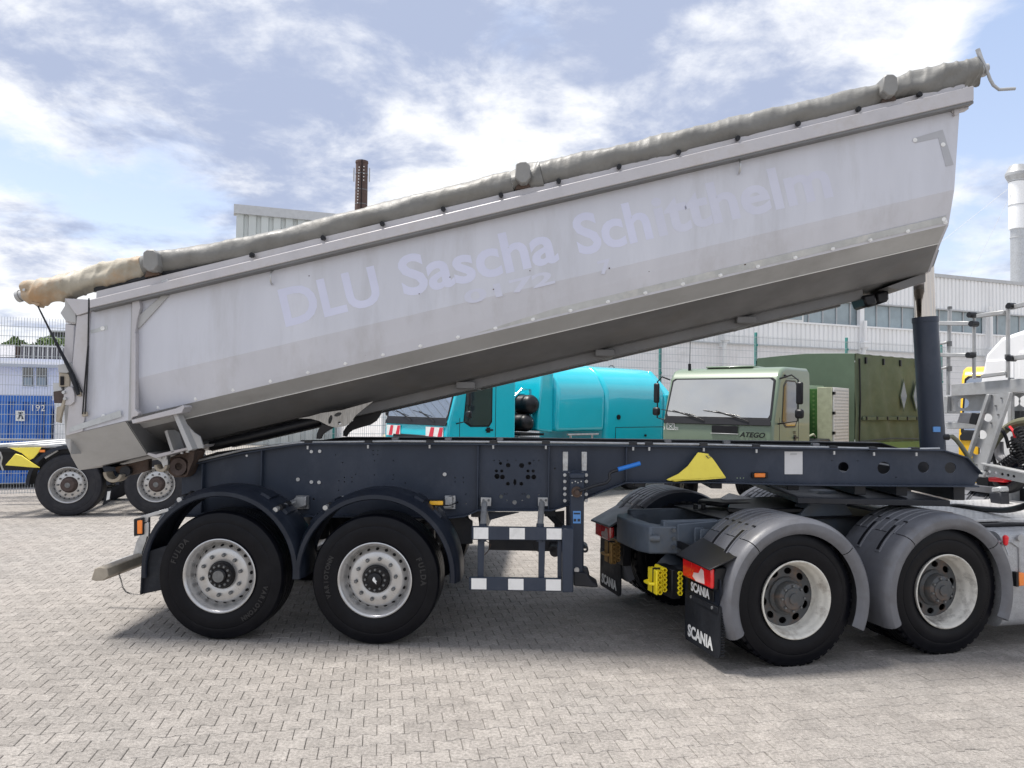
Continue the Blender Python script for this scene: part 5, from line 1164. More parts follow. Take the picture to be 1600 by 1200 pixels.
# ------------------------------------------------------------------ background vehicles
def truck_cab(root, W_, Lc, z0, zw, zr, body, part='cab', visor=False, plate=True, wscreen='glass', panel='green'):
    """forward-control cab: front at u=0 looking along -u, near side at v=0"""
    e = root
    # side outline (u, z)
    so = [(.10, z0), (.02, z0+.25), (.0, zw-.25), (.03, zw), (.30, zr-.20), (.42, zr-.06), (.62, zr), (Lc-.15, zr+.02), (Lc-.02, zr-.05), (Lc, zr-.25), (Lc, z0+.1), (Lc-.05, z0)]
    b = MB(); b.plate(so, 0, W_); b.build('cab_shell', body, e, bevel=.055, seg=3)
    s0_, s1_ = Vector((.03, 0, zw)), Vector((.30, 0, zr-.20)); dr = (s1_-s0_); nrm = Vector((-dr.z, 0, dr.x)).normalized()
    def wp(f, v, off): p = s0_+dr*f; return (p.x+nrm.x*off, v, p.z+nrm.z*off)
    def scr(name, mt, f0, f1, va, vb, off, th, ch=.05):
        q = [wp(f0, va+ch*.5, off), wp(f0, vb-ch*.5, off), wp(f0+.07, vb, off), wp(f1-.05, vb-.02, off), wp(f1, vb-ch-.03, off), wp(f1, va+ch+.03, off), wp(f1-.05, va+.02, off), wp(f0+.07, va, off)]
        b = MB(); b.prism(q, [(p[0]+nrm.x*th, p[1], p[2]+nrm.z*th) for p in q]); return b.build(name, mt, e, smooth=0, bevel=.004)
    scr('windscreen_seal', 'black', -.02, 1.0, .04, W_-.04, .002, .012)
    scr('windscreen', wscreen, .07, .965, .075, W_-.075, .014, .005)
    # sun blind / seats seen through the glass are hinted by dark dash shapes
    scr('cowl', 'black', -.10, .045, .03, W_-.03, .004, .018, .02)
    for va, vb in ((.42, 1.05), (1.25, 1.9)):
        p, q = wp(-.03, va, .04), wp(.20, vb, .045); MB().tube([p, wp(.02, va+.1, .05), q], .009, 6).build('wiper', 'black', e)
        MB().tube([wp(.10, vb-.45, .04), wp(.22, vb+.25, .035)], .007, 5).build('wiper', 'black', e)
    # door, side window
    zs = zw+.02
    b = MB(); gl = [(.42, zs), (.60, zs-.10), (1.02, zs-.10), (1.10, zs), (1.10, zr-.34), (1.02, zr-.26), (.62, zr-.26), (.50, zr-.36)]
    b.plate([(a+(-.03 if a < .8 else .03), c+(-.03 if c < (zs+zr)/2 else .03)) for a, c in gl], -.004, .02); b.build('window_seal', 'black', e)
    MB().plate(gl, -.007, .02).build('side_window', 'glassd', e, smooth=0)
    for a, c_ in (((.30, z0+.45), (.36, zr-.28)), ((1.22, z0+.35), (1.22, zr-.22))):
        b = MB(); b.box(a[0]-.006, a[0]+.006, -.003, .01, a[1], zs+.05); b.build('door_joint', 'black', e, smooth=0)
        if a[0] > 1: MB().box(a[0]-.006, a[0]+.006, -.003, .01, zs+.05, zr-.25).build('door_joint', 'black', e, smooth=0)
    MB().box(.36, 1.22, -.003, .01, zr-.20, zr-.19).build('door_joint', 'black', e, smooth=0)
    MB().box(.95, 1.14, -.035, -.008, z0+.72, z0+.755).box(.98, 1.08, -.01, .0, z0+.68, z0+.79).build('door_handle', 'black', e, bevel=.006)
    # mirrors
    mz = (zs+zr)/2
    for yv, s in ((-.36, 1), (W_+.26, -1)):
        if s < 0 and part == 'plain': continue
        b = MB(); b.box(.22, .28, yv-.06, yv+.06, zs+.28, zr-.28); b.build('mirror', 'black', e, bevel=.03, seg=2)
        b = MB(); b.box(.20, .29, yv-.075, yv+.075, zs+.04, zs+.20); b.build('mirror', 'black', e, bevel=.04, seg=2)
        y_in = 0 if s > 0 else W_
        b = MB(); b.tube([(.30, y_in, zr-.22), (.27, yv*.6+y_in*.4, zr-.16), (.25, yv*.93+y_in*.07, zr-.25), (.25, yv*.93+y_in*.07, zs+.0), (.22, y_in, zs-.06)], .014, 8); b.build('mirror_arm', 'black', e)
    # lower front: bumper, grille, lamps
    MB().box(-.06, .30, .0, W_, z0-.05, z0+.30).build('bumper', body, e, bevel=.04, seg=2)
    MB().box(-.015, .05, .35, W_-.35, z0+.36, z0+.62).build('grille', 'black', e, bevel=.02)
    for va in (.08, W_-.40): MB().box(-.07, .0, va, va+.32, z0+.05, z0+.24).build('headlamp', 'glass', e, bevel=.02)
    MB().box(.25, 1.55, -.01, .05, z0-.0, z0+.10).build('step', 'black', e)
def bwheels(root, spots, R, mt='rubber_old', Wt=.28, pos=None):
    for u, v, fl in spots:
        wheel_set('wheel', root, (u, v, R), R, Wt, 'plain', mt, flip=fl)
# green military truck
gt = empty('military_truck', G, 'pale green military truck with blank number plate and chequer plate cabinet', 'truck')
truck_cab(gt, 2.10, 1.84, .75, 1.78, 2.74, 'green')
b = MB(); b.box(.55, 1.2, .6, 1.5, 2.74, 2.775); b.build('roof_hatch', 'green', gt, bevel=.02)
MB().tube([(.5, 1.8, 2.70), (.5, 1.8, 2.83)], .03, 8).tube([(.5, 1.8, 2.8), (.42, 1.75, 3.3)], .006, 5).build('aerial', 'black', gt)
MB().box(.50, .56, -.03, .05, 2.56, 2.60).build('roof_lamp', 'black', gt, bevel=.01)
GF = lambda name, pts, mt, th=.006: MB().prism([(-.004, v, z) for v, z in pts], [(-.004-th, v, z) for v, z in pts]).build(name, mt, gt, bevel=.002)
GF('number_plate', [(.62, 1.56), (1.10, 1.56), (1.10, 1.69), (.62, 1.69)], 'black', .012)
GF('plate_rim', [(.60, 1.545), (1.12, 1.545), (1.12, 1.556), (.60, 1.556)], 'trim', .02)
for p0, p1 in (((1.84, 1.59), (2.0, 1.59)), ((1.84, 1.70), (2.0, 1.70))): GF('tactical_sign', [(p0[0], p0[1]), (p1[0], p0[1]), (p1[0], p0[1]+.012), (p0[0], p0[1]+.012)], 'letter', .002)
for v in (1.84, 1.99): GF('tactical_sign', [(v, 1.60), (v+.012, 1.60), (v+.012, 1.70), (v, 1.70)], 'letter', .002)
GF('tactical_sign', [(1.87, 1.615), (1.885, 1.615), (1.97, 1.685), (1.955, 1.685)], 'letter', .002); GF('tactical_sign', [(1.955, 1.615), (1.97, 1.615), (1.885, 1.685), (1.87, 1.685)], 'letter', .0025)
text_on('tactical_sign', '3', (-.008, 2.05, 1.61), (0, -1, 0), (0, 0, 1), .08, 'letter', gt); text_on('tactical_sign', '21', (-.008, 1.79, 1.61), (0, -1, 0), (0, 0, 1), .08, 'letter', gt)
text_on('lettering', 'ATEGO', (-.012, .36, 1.54), (0, -1, 0), (0, 0, 1), .12, 'black', gt, bold=.003, shear=.3, sx=1.1)
text_on('lettering', '1222', (1.0, -.006, 1.58), (1, 0, 0), (0, 0, 1), .07, 'black', gt)
box_part('chassis_rail', 'chassis_dark', gt, 1.0, 4.6, .7, .8, .75, .98); box_part('chassis_rail', 'chassis_dark', gt, 1.0, 4.6, 1.5, 1.6, .75, .98)
bwheels(gt, [(.95, -.02, False), (.95, 2.32, True), (3.9, -.0, False), (3.9, 2.2, True)], .50)
MB().arc([(.60, -.02), (.66, .0), (.66, .5), (.60, .5)], (.95, 0, .52), -5, 185, 16).build('wheel_arch', 'black', gt)
# equipment between cab and body
box_part('battery_box', 'black', gt, 1.85, 2.9, -.05, .6, .7, 1.15, .02)
box_part('equipment_cabinet', 'greenc', gt, 3.18, 4.2, .30, 2.3, 1.25, 2.42, .01)
box_part('cabinet_edge', 'olive', gt, 3.12, 3.19, .02, .30, 1.25, 2.45, .006)
box_part('cabinet_side', 'chequer', gt, 3.20, 4.2, .0, .30, 1.05, 2.45, .006, label='aluminium chequer plate cabinet side')
b = MB()
for i in range(14):
    for j in range(20): b.box(3.25+i*.067, 3.29+i*.067, -.006, .0, 1.12+j*.066, 1.15+j*.066)
b.build('chequer_rib', 'galv', gt, smooth=0, kind='stuff')
b = MB()
for j in range(13):
    for i in range(18): b.add([(3.174, .36+i*.105, 1.30+j*.088), (3.170, .39+i*.105, 1.33+j*.088), (3.174, .42+i*.105, 1.30+j*.088), (3.174, .39+i*.105, 1.27+j*.088)], [(0, 1, 2, 3)])
b.build('chequer_rib', 'greenp', gt, smooth=0, kind='stuff')
for z in (1.5, 1.9, 2.3): MB().box(3.17, 3.23, -.03, .02, z, z+.06).build('cabinet_hinge', 'black', gt)
b = MB(); b.box(2.9, 2.98, -.02, .30, .95, 1.40); b.build('lamp_carrier', 'black', gt, bevel=.02)
box_part('tail_lamp', 'red', gt, 2.87, 2.90, .02, .14, 1.15, 1.32, .01)
box_part('rear_carrier', 'black', gt, 1.9, 3.0, .0, 1.5, 1.2, 1.42, .02); MB().tube([(1.8, .1, 1.45), (2.3, .1, 1.52), (3.0, .3, 1.45)], .02, 8).build('grab_rail', 'olive', gt)
# canvas body
def sheet(name, mt, fn, nu, nv, parent, th=None):
    b = MB(); vs = [fn(i/nu, j/nv) for j in range(nv+1) for i in range(nu+1)]
    b.add(vs, [(j*(nu+1)+i, j*(nu+1)+i+1, (j+1)*(nu+1)+i+1, (j+1)*(nu+1)+i) for j in range(nv) for i in range(nu)]); o = b.build(name, mt, parent, smooth=60)
    if th: md = o.modifiers.new('solid', 'SOLIDIFY'); md.thickness = th; md.offset = 0
    return o
G2 = Fr(7.3, 16.4, 35)
cv = empty('canvas_truck', G2, 'dark green canvas-covered truck body standing right of the chequer plate cabinet', 'truck')
U0, U1 = 0.0, 2.85
def fold_side(s, t):
    u = U0+(U1-U0)*s; z = 1.25+(3.20-1.25)*t
    return (u, -.04+.035*math.sin(u*9+t*3)*(1-t)*t*2+.03*math.sin(u*5.1-t*6)*t*(1-t)*3+.015*math.sin(u*13+t*9)*(1-t), z)
sheet('canvas_side', 'greend', fold_side, 70, 26, cv)
sheet('canvas_side', 'greend', lambda s, t: (U0+(U1-U0)*s, 2.5, 1.25+1.9*t), 4, 4, cv)
sheet('canvas_front', 'greenf', lambda s, t: (U0, 2.5*s-.02, 1.25+(3.20-1.25)*t+(.05*(1-abs(2*s-1)**1.4))*t), 24, 6, cv)
sheet('canvas_roof', 'greenf', lambda s, t: (U0+(U1-U0)*s, 2.54*t-.03, 3.20+.05*(1-abs(2*t-1)**1.4)+.012*math.sin(s*40)), 40, 12, cv)
sheet('canvas_rear', 'greenf', lambda s, t: (U1, 2.5*s, 1.25+(3.2-1.25)*t), 2, 2, cv)
box_part('side_board', 'greenp', cv, U0, U1, -.06, .0, .92, 1.30, .01); box_part('body_floor', 'chassis_dark', cv, U0, U1, .02, 2.48, .95, 1.2)
for k in range(4): MB().box(U0+.15+k*.68, U0+.42+k*.68, -.05, .0, .84, .91).build('board_hinge', 'black', cv)
MB().tube([(U0+.10, -.07, 1.3), (U0+.12, -.08, 2.2), (U0+.12, -.06, 3.1)], .018, 6).build('canvas_rope', 'black', cv); MB().tube([(U0+.1, -.08, 1.33), (U0+1.4, -.09, 1.38), (U1, -.08, 1.34)], .012, 6).build('canvas_rope', 'black', cv)
b = MB(); b.box(U0+.2, U1-.2, -.10, -.06, 1.78, 1.86); b.build('canvas_strap', 'greend', cv, bevel=.01)
for k in range(6): MB().box(U0+.3+k*.42, U0+.34+k*.42, -.12, -.095, 1.79, 1.86).build('strap_buckle', 'black', cv)
for k in range(4): MB().box(U0+.35+k*.7, U0+.39+k*.7, -.08, -.02, 3.0, 3.14).build('canvas_hook', 'black', cv)
for k, u in enumerate((U0+1.85, U0+2.40)):
    q = [(u-.16, 2.33), (u, 1.98), (u+.16, 2.33), (u, 2.72)]; MB().plate(q, -.095, -.085).build('canvas_window', 'greenf', cv)
    q2 = [(u-.13, 2.33), (u, 2.03), (u+.13, 2.33), (u, 2.67)]; MB().plate(q2, -.10, -.096).build('window_pane', 'glassd', cv, smooth=0)
bwheels(cv, [(.8, .02, False), (2.1, .02, False), (.8, 2.45, True), (2.1, 2.45, True)], .50)
box_part('chassis_rail', 'chassis_dark', cv, -2.2, 2.8, .8, .9, .72, .93); box_part('chassis_rail', 'chassis_dark', cv, -2.2, 2.8, 1.6, 1.7, .72, .93)
box_part('cab_shell', 'green', cv, -2.3, -.6, .2, 2.3, .8, 2.5, .08)
# turquoise road sweeper / tank truck
bt = empty('tank_truck', B, 'turquoise tank truck with red and white warning stripes', 'truck')
truck_cab(bt, 2.30, 1.78, .75, 1.66, 2.75, 'turq', wscreen='glass')
def warn(v0, v1, z0, z1, u=-.008):
    b = MB(); b.box(u-.003, u, v0, v1, z0, z1); b.build('warning_panel', 'white', bt, smooth=0)
    n = 2; wd = (v1-v0)/(2*n)
    for k in range(n):
        a = v0+k*2*wd+.02; b = MB(); q = [(a+.03, z0+.005), (a+wd+.03, z0+.005), (a+wd-.03-.02, z1-.005), (a-.02, z1-.005)]
        q = [(min(max(v, v0+.005), v1-.005), z) for v, z in q]; b.prism([(u-.004, v, z) for v, z in q], [(u-.006, v, z) for v, z in q]); b.build('warning_stripe', 'redfilm', bt, smooth=0)
warn(.12, .72, 1.32, 1.54); warn(1.66, 2.2, 1.32, 1.54)
box_part('chassis_rail', 'chassis_dark', bt, 1.2, 7.6, .6, .7, .7, .95); box_part('chassis_rail', 'chassis_dark', bt, 1.2, 7.6, 1.6, 1.7, .7, .95)
bwheels(bt, [(.95, -.02, False), (.95, 2.32, True), (5.6, -.05, False), (5.6, 2.35, True)], .46)
for z, u, r in ((1.62, 2.22, .19), (2.02, 2.35, .21)):
    b = MB(); b.tube([(u, .03, z), (u, .08, z), (u, .16, z), (u, 1.9, z)], [r*.35, r*.8, r, r], 20); b.build('air_tank', 'black', bt)
    MB().lathe([(r*1.01, .5), (r*1.03, .5), (r*1.03, .55), (r*1.01, .55), (r*1.01, .5)], (u, 0, z), 20).build('tank_band', 'galv', bt); MB().box(u+.02, u+.08, .045, .06, z+.02, z+.07).build('tank_label', 'letter', bt)
MB().tube([(1.9, .3, 2.1), (2.2, .3, 2.35), (2.45, .3, 2.35), (2.5, .3, 1.5)], .03, 8).tube([(1.9, .5, 2.0), (2.2, .5, 2.25), (2.45, .5, 2.25)], .03, 8).build('guard_rail', 'turq', bt)
box_part('step_grid', 'black', bt, 1.9, 2.6, .0, 1.0, 1.35, 1.40); box_part('pump_box', 'fender_dark', bt, 1.95, 2.7, .05, 1.2, .95, 1.30, .03)
b = MB(); b.tube([(1.95, .1, 1.35), (2.0, .05, .9)], .02, 6).tube([(3.4, -.02, 1.36), (3.42, -.02, .7)], .022, 8).tube([(4.1, -.02, 1.36), (4.12, -.02, .7)], .022, 8).tube([(3.4, -.02, 1.1), (4.1, -.02, 1.1)], .02, 8).tube([(3.3, -.02, 1.36), (4.3, -.02, 1.36)], .022, 8); b.build('ladder', 'galv', bt)
# shaped hopper
hop = [(2.55, 1.55), (2.9, 1.40), (2.95, 2.55), (2.75, 2.75), (2.6, 2.6)]
MB().plate([(2.50, 1.45), (3.0, 1.40), (3.0, 2.78), (2.62, 2.70)], .12, 2.2).build('hopper_front', 'turq', bt, bevel=.05, seg=3)
def hoptank(u0_, u1_, z0_, zt_, name, bev=.02, ins=.0):
    cs = [(0+ins, z0_), (-.02+ins, z0_+.5), (-.02+ins, 2.35), (.18+ins, zt_-.28), (.50, zt_-.05), (.8, zt_), (1.5, zt_), (1.8, zt_-.05), (2.12-ins, zt_-.28), (2.32-ins, 2.35), (2.32-ins, z0_+.5), (2.3-ins, z0_)]
    b = MB(); b.prism([(u0_, v, z) for v, z in cs], [(u1_, v, z) for v, z in cs]); return b.build(name, 'turq', bt, bevel=bev, seg=4, smooth=50)
hoptank(2.98, 4.55, 1.42, 2.98, 'hopper_shell', .10)
hoptank(4.56, 6.75, .95, 2.98, 'hopper_shell', .10)
b = MB(); cs0 = [(-.02, .95), (-.02, 2.3), (.5, 2.93), (1.8, 2.93), (2.3, 2.3), (2.3, .95)]
b.prism([(6.76, v, z) for v, z in cs0], [(7.25 if z < 1.5 else 7.1 if z < 2.5 else 6.9, v, z) for v, z in cs0]); b.build('hopper_tail', 'turq', bt, bevel=.04, seg=2)
for u0_, u1_, z0_, z1_ in ((4.9, 6.7, 1.50, 1.512), (4.9, 6.7, 1.15, 1.16), (4.9, 4.91, 1.15, 1.5)): MB().box(u0_, u1_, -.024, -.005, z0_, z1_).build('hatch_joint', 'black', bt, smooth=0)
MB().cyl((5.0, -.015, 1.75), (0, -1, 0), .06, .03, 16).build('filler_cap', 'black', bt); MB().cyl((6.0, -.02, 1.3), (0, -1, 0), .03, .03, 12).build('hatch_lock', 'black', bt)
box_part('wheel_arch', 'black', bt, 4.6, 6.4, -.01, .3, .93, .99)
b = MB(); b.lathe([(.0, -.01), (.07, 0), (.07, .1), (0, .1)], (0, 0, 0), 14)
MB().cyl((6.9, 1.9, 2.90), (0, 0, 1), .09, .15, 16).build('beacon', 'amber', bt); MB().arc([(.13, -.01), (.15, -.01), (.15, .01), (.13, .01)], (6.9, 1.9, 2.98), -10, 190, 12).build('beacon_guard', 'black', bt)
MB().arc([(.10, -.01), (.12, -.01), (.12, .01), (.10, .01)], (4.6, 1.2, 2.98), 0, 180, 12).build('lifting_eye', 'black', bt)
MB().tube([(6.7, -.03, 2.3), (6.7, -.12, 2.3), (6.7, -.12, 1.75), (6.7, -.03, 1.75)], .02, 6).build('grab_handle', 'turq', bt)
b = MB(); b.box(6.9, 7.3, -.03, -.025, .92, 1.15); b.build('warning_panel', 'white', bt, smooth=0)
for k in range(3): MB().plate([(6.93+k*.14, .93), (6.99+k*.14, .93), (6.93+k*.14, 1.14), (6.87+k*.14+.005, 1.14)], -.036, -.031).build('warning_stripe', 'redfilm', bt, smooth=0)
# yellow truck, mostly hidden
yt = empty('yellow_truck', Y, 'yellow truck mostly hidden behind the perforated rack', 'truck')
truck_cab(yt, 2.35, 1.8, .60, 1.55, 2.9, 'ygrey', part='plain')
box_part('load_body', 'ygrey', yt, 1.9, 5.5, .0, 2.35, 1.0, 1.6, .02); bwheels(yt, [(1.0, -.02, False), (1.0, 2.36, True)], .48)
MB().box(-.02, .0, .3, 2.0, 1.05, 1.35).build('grille', 'black', yt, bevel=.004)
# ------------------------------------------------------------------ parked chassis trailer at the left
lt = empty('chassis_trailer', LT, 'dark empty chassis trailer with dusty tyres parked at the left', 'trailer')
for k in (-1, 0, 1):
    u = k*1.40
    if k >= 0: wheel_set('wheel', lt, (u, 0, .53), .53, .38, 'rusty', 'rubber_old', a0=k*7)
    if k >= 0: wheel_set('wheel', lt, (u, 2.5, .53), .53, .38, 'plain', 'rubber_old', flip=True)
    if k >= 0:
        b = MB(); b.arc([(.60, .0), (.66, .01), (.67, .40), (.64, .41), (.64, .03), (.60, .02)], (u, 0, .55), -2, 182, 24); b.build('mudguard', 'fender_dark', lt, smooth=40)
        MB().cyl((u, .3, .53), (0, 1, 0), .07, 1.9, 12).build('axle', 'chassis_dark', lt)
Lp = LT.pl
MB().plate(Lp([(-60, 700), (290, 705), (290, 735), (60, 735), (-60, 735)], .7), .7, .76).build('chassis_beam', 'chassis_dark', lt); MB().plate(Lp([(-60, 700), (290, 705), (290, 735), (-60, 735)], .7), 1.8, 1.86).build('chassis_beam', 'chassis_dark', lt)
MB().plate(Lp([(-60, 694.5), (200, 697), (200, 700), (-60, 697.5)], .1), .05, .12).build('side_rail', 'alu', lt)
MB().plate(Lp([(-60, 700), (200, 702), (200, 709), (-60, 706)], .1), .15, .22).build('side_rail', 'chassis_dark', lt)
MB().plate(Lp([(-60, 685), (150, 687), (150, 689.5), (-60, 688)], 2.3), 2.3, 2.4).build('side_rail', 'alu', lt)
for k in range(6):
    a = LT.V(-30+k*42, 697, .1); MB().prism([(a.x, .1, a.z-.03), (a.x+.16, .1, a.z-.03), (a.x+.16, .1, a.z+.02), (a.x, .1, a.z+.02)], [(a.x+.6, 2.4, a.z-.03), (a.x+.76, 2.4, a.z-.03), (a.x+.76, 2.4, a.z+.02), (a.x+.6, 2.4, a.z+.02)]).build('cross_slat', 'letter' if k < 3 else 'chassis_dark', lt)
MB().plate(Lp([(-40, 706), (12, 704), (60, 712), (62, 735), (-40, 735)], .5), .5, .55).build('storage_box', 'black', lt)
MB().plate(Lp([(62, 703), (70, 703), (70, 706.5), (62, 706.5)], .0), -.01, .02).build('marker_lamp', 'orange', lt)
MB().plate(Lp([(166, 765), (174, 763), (172, 784), (160, 790)], .1), .1, .12).build('mud_flap', 'blackmatt', lt)
MB().plate(Lp([(168, 768), (173, 767), (171, 780), (166, 782)], .09), .085, .095).build('flap_sign', 'letter', lt)
MB().tube([LT.V(0, 706, .1), LT.V(3, 715, .1), LT.V(1, 725, .1), LT.V(5, 735, .1)], .015, 5).build('chain', 'trim', lt)
MB().tube([LT.V(70, 715, .05), LT.V(90, 703, .1)], .03, 8).tube([LT.V(250, 712, .05), LT.V(268, 705, .1)], .03, 8).build('bracket_tube', 'galv', lt)
for nm, pts, lab in (('a', [(15, 700), (64, 699), (60, 707), (52, 716), (46, 719), (34, 708)], 'upper yellow wheel chock plate on the dark chassis trailer'), ('b', [(8, 727), (24, 709), (34, 712), (48, 722), (62, 731), (44, 730), (34, 729)], 'lower yellow wheel chock plate on the dark chassis trailer')):
    e = empty('wheel_chock', LT, lab, 'wheel chock'); o_ = .0 if nm == 'a' else -.06
    MB().plate(Lp(pts, o_), o_, o_+.03).build('chock_face', 'yellow', e, bevel=.004)
# ------------------------------------------------------------------ fences
def fence(root_label, x0, x1, zt, posts, z0=.05, gate=False):
    e = empty('mesh_fence', W, root_label, 'fence')
    b = MB(); n = int((x1-x0)/.05)
    r = .0042
    for i in range(n+1):
        u = x0+i*.05; b.add([(u-r, -.004, z0), (u+r, -.004, z0), (u, .005, z0), (u-r, -.004, zt), (u+r, -.004, zt), (u, .005, zt)], [(0, 1, 4, 3), (1, 2, 5, 4), (2, 0, 3, 5)])
    b.build('vertical_wire', 'wire', e, smooth=0, kind='stuff')
    z = z0+.02
    while z < zt+.01:
        MB().box(x0, x1, -.014, -.005, z-.005, z+.005).build('horizontal_wire', 'wire', e, smooth=0); z += .2
    for u in posts:
        MB().box(u-.035, u+.035, .01, .07, 0, zt+.10).build('fence_post', 'post', e, bevel=.006)
        for zz in (zt-.3, zt-1.2, zt-2.1): MB().box(u-.03, u+.03, -.02, .01, zz, zz+.06).build('post_clip', 'post', e)
    return e
def wu(px): return W.V(px, 600, 0).x
fence('tall pale wire mesh fence in front of the blue container', wu(-60), wu(100)+.6, 3.66, [])
lo_ = wu(523)
fence('tall wire mesh fence with teal posts in front of the white hall', wu(230), wu(1640), 4.12, [lo_, wu(1032), wu(1182), wu(1324), wu(1472)])
# ------------------------------------------------------------------ buildings
def bldpl(fr, pts, v): return fr.pl(pts, v)
HF = Fr(0, 28.5, 21)
hall = empty('factory_hall', HF, 'long white corrugated factory hall with a band of windows', 'hall')
hx0, hx1 = HF.V(600, 500, 0).x, HF.V(1750, 500, 0).x+6
zR = HF.V(1500, 437, 0).z; zW1 = HF.V(1400, 479, 0).z; zW0 = HF.V(1400, 513, 0).z; zC = HF.V(1400, 549, 0).z
def corr(name, mt, x0, x1, z0, z1, v=0, pitch=.20, dep=.045, parent=None):
    b = MB(); n = int((x1-x0)/pitch); xs = []
    for i in range(n):
        a = x0+i*pitch; xs += [(a, v-dep), (a+pitch*.55, v-dep), (a+pitch*.65, v), (a+pitch*.92, v)]
    xs.append((x0+n*pitch, v-dep)); vs = [(a, y, z0) for a, y in xs]+[(a, y, z1) for a, y in xs]; m_ = len(xs)
    b.add(vs, [(i, i+1, i+1+m_, i+m_) for i in range(m_-1)]); return b.build(name, mt, parent, smooth=0)
box_part('hall_core', 'plaster', hall, hx0, hx1, .02, 14, 0, zC-.02, 0, label='white painted masonry base')
box_part('hall_core', 'trim', hall, hx0, hx1, .25, 14, zC-.02, zR-.05, 0)
corr('cladding', 'steelwhite', hx0, hx1, zC, zW0-.06, 0, .25, .05, hall); corr('cladding', 'steelwhite', hx0, hx1, zW1+.06, zR, 0, .25, .05, hall)
box_part('roof_trim', 'trim', hall, hx0, hx1, -.10, .3, zR-.0, zR+.16, 0); box_part('sill', 'steelwhite', hall, hx0, hx1, -.10, .2, zW0-.07, zW0, 0); box_part('lintel', 'trim', hall, hx0, hx1, -.08, .2, zW1, zW1+.06, 0)
box_part('drip_edge', 'trim', hall, hx0, hx1, -.10, .05, zC-.05, zC, 0)
u = hx0; k = 0; rw = random.Random(2)
while u < hx1-.6:
    w_ = .78; o = box_part('window', 'wglass', hall, u+.02, u+w_-.02, .10, .13, zW0, zW1, 0)
    if k % 1 == 0: MB().box(u+w_-.02, u+w_+.02, .05, .14, zW0, zW1).build('window_frame', 'trim', hall, smooth=0)
    u += w_; k += 1
pip = []
for px in (1132, 1349, 1545):
    p = HF.V(px, 500, -.2); MB().box(p.x-.12, p.x+.12, -.14, .06, zC-.2, zW1+.05).build('window_pier', 'steelwhite', hall, smooth=0)
    MB().tube([(p.x, -.2, 0), (p.x, -.2, zC-.2), (p.x, -.32, zC+.1), (p.x, -.30, zW1+.3 if px > 1500 else zW0+.2)], .085, 12).build('downpipe', 'steelwhite', hall)
    MB().box(p.x-.14, p.x+.14, -.42, -.15, zC+.05, zC+.35).build('rainwater_head', 'steelwhite', hall, bevel=.03)
p = HF.V(1235, 496, 0); q = HF.V(1253, 502, 0); box_part('open_casement', 'letter', hall, p.x-.9, q.x, -.10, -.02, zW0+.0, zW0+.65)
box_part('casement_pane', 'wglass', hall, p.x-.82, q.x-.08, -.115, -.105, zW0+.08, zW0+.57)
# grime under the cladding
gb_ = empty('tall_grey_hall', Fr(0, 40, 20), 'tall pale grey corrugated hall rising behind the dump body', 'hall'); TF = Fr(0, 40, 20)
a = TF.V(369.5, 335, 0); c_ = TF.V(900, 400, 0)
corr('cladding', 'corr', a.x, c_.x, 0, a.z, 0, .55, .12, gb_); box_part('hall_core', 'corr', gb_, a.x+.02, c_.x, .02, 12, 0, a.z, 0); box_part('roof_trim', 'trim', gb_, a.x-.12, c_.x, -.25, .3, a.z, a.z+.42, 0)
# brick chimney
CF = Fr(0, 90, 0); c0_ = CF.V(564, 330, 0); ct = CF.V(564, 252, 0).z
ce = empty('brick_chimney', None, 'slender brown brick chimney with antenna panels', 'chimney', loc=(c0_.x, 90, 0))
MB().tube([(0, 0, 0), (0, 0, ct-.3), (0, 0, ct-.25), (0, 0, ct)], [.9, .70, .76, .74], 24).build('shaft', 'brick', ce)
for z in (ct-1.6, ct-3.5, ct-5.2): MB().tube([(0, 0, z), (0, 0, z+.08)], .74, 24).build('band', 'nut', ce)
for x in (-.92, .92): MB().box(x-.06, x+.06, -.1, .1, ct-2.4, ct-.8).build('antenna', 'trim', ce); 
MB().box(.12, .20, -.80, -.72, 0, ct).build('cable_duct', 'hole', ce)
for k in range(13): MB().box(-.20-.01*k, -.10-.01*k, -.80, -.70, ct-1.0-k*.35, ct-.88-k*.35).build('rung', 'letter', ce)
for k in range(5): MB().box(.34, .44, -.76, -.66, ct-.9-k*.4, ct-.8-k*.4).build('rung', 'letter', ce)
# steel stack
SF = Fr(0, 46, 0); p0 = SF.V(1590, 446, 0); zt_ = SF.V(1590, 256, 0).z
se = empty('steel_stack', None, 'tall round steel flue stack with a flared rain cap', 'flue stack', loc=(p0.x, 46, 0))
zz = lambda y: SF.V(1590, y, 0).z
MB().tube([(0, 0, 0), (0, 0, zz(358))], .37, 24).build('lower_pipe', 'galv', se); MB().tube([(0, 0, zz(358)), (0, 0, zz(285))], .46, 24).build('upper_pipe', 'steelwhite', se)
MB().tube([(0, 0, zz(288)), (0, 0, zz(275)), (0, 0, zz(271)), (0, 0, zz(259))], [.36, .64, .64, .40], 24).build('rain_cap', 'alu', se, smooth=20)
for y in (372, 322, 284): MB().tube([(0, 0, zz(y)), (0, 0, zz(y)+.06)], .48 if y < 360 else .40, 24).build('pipe_band', 'trim', se)
for q in ((1470, 375), (1527, 433)):
    t_ = SF.V(*q, 0); MB().tube([(0, 0, zz(284)), (t_.x-p0.x-1.2, -.5, t_.z-1.0)], .012, 4).build('guy_wire', 'trim', se)
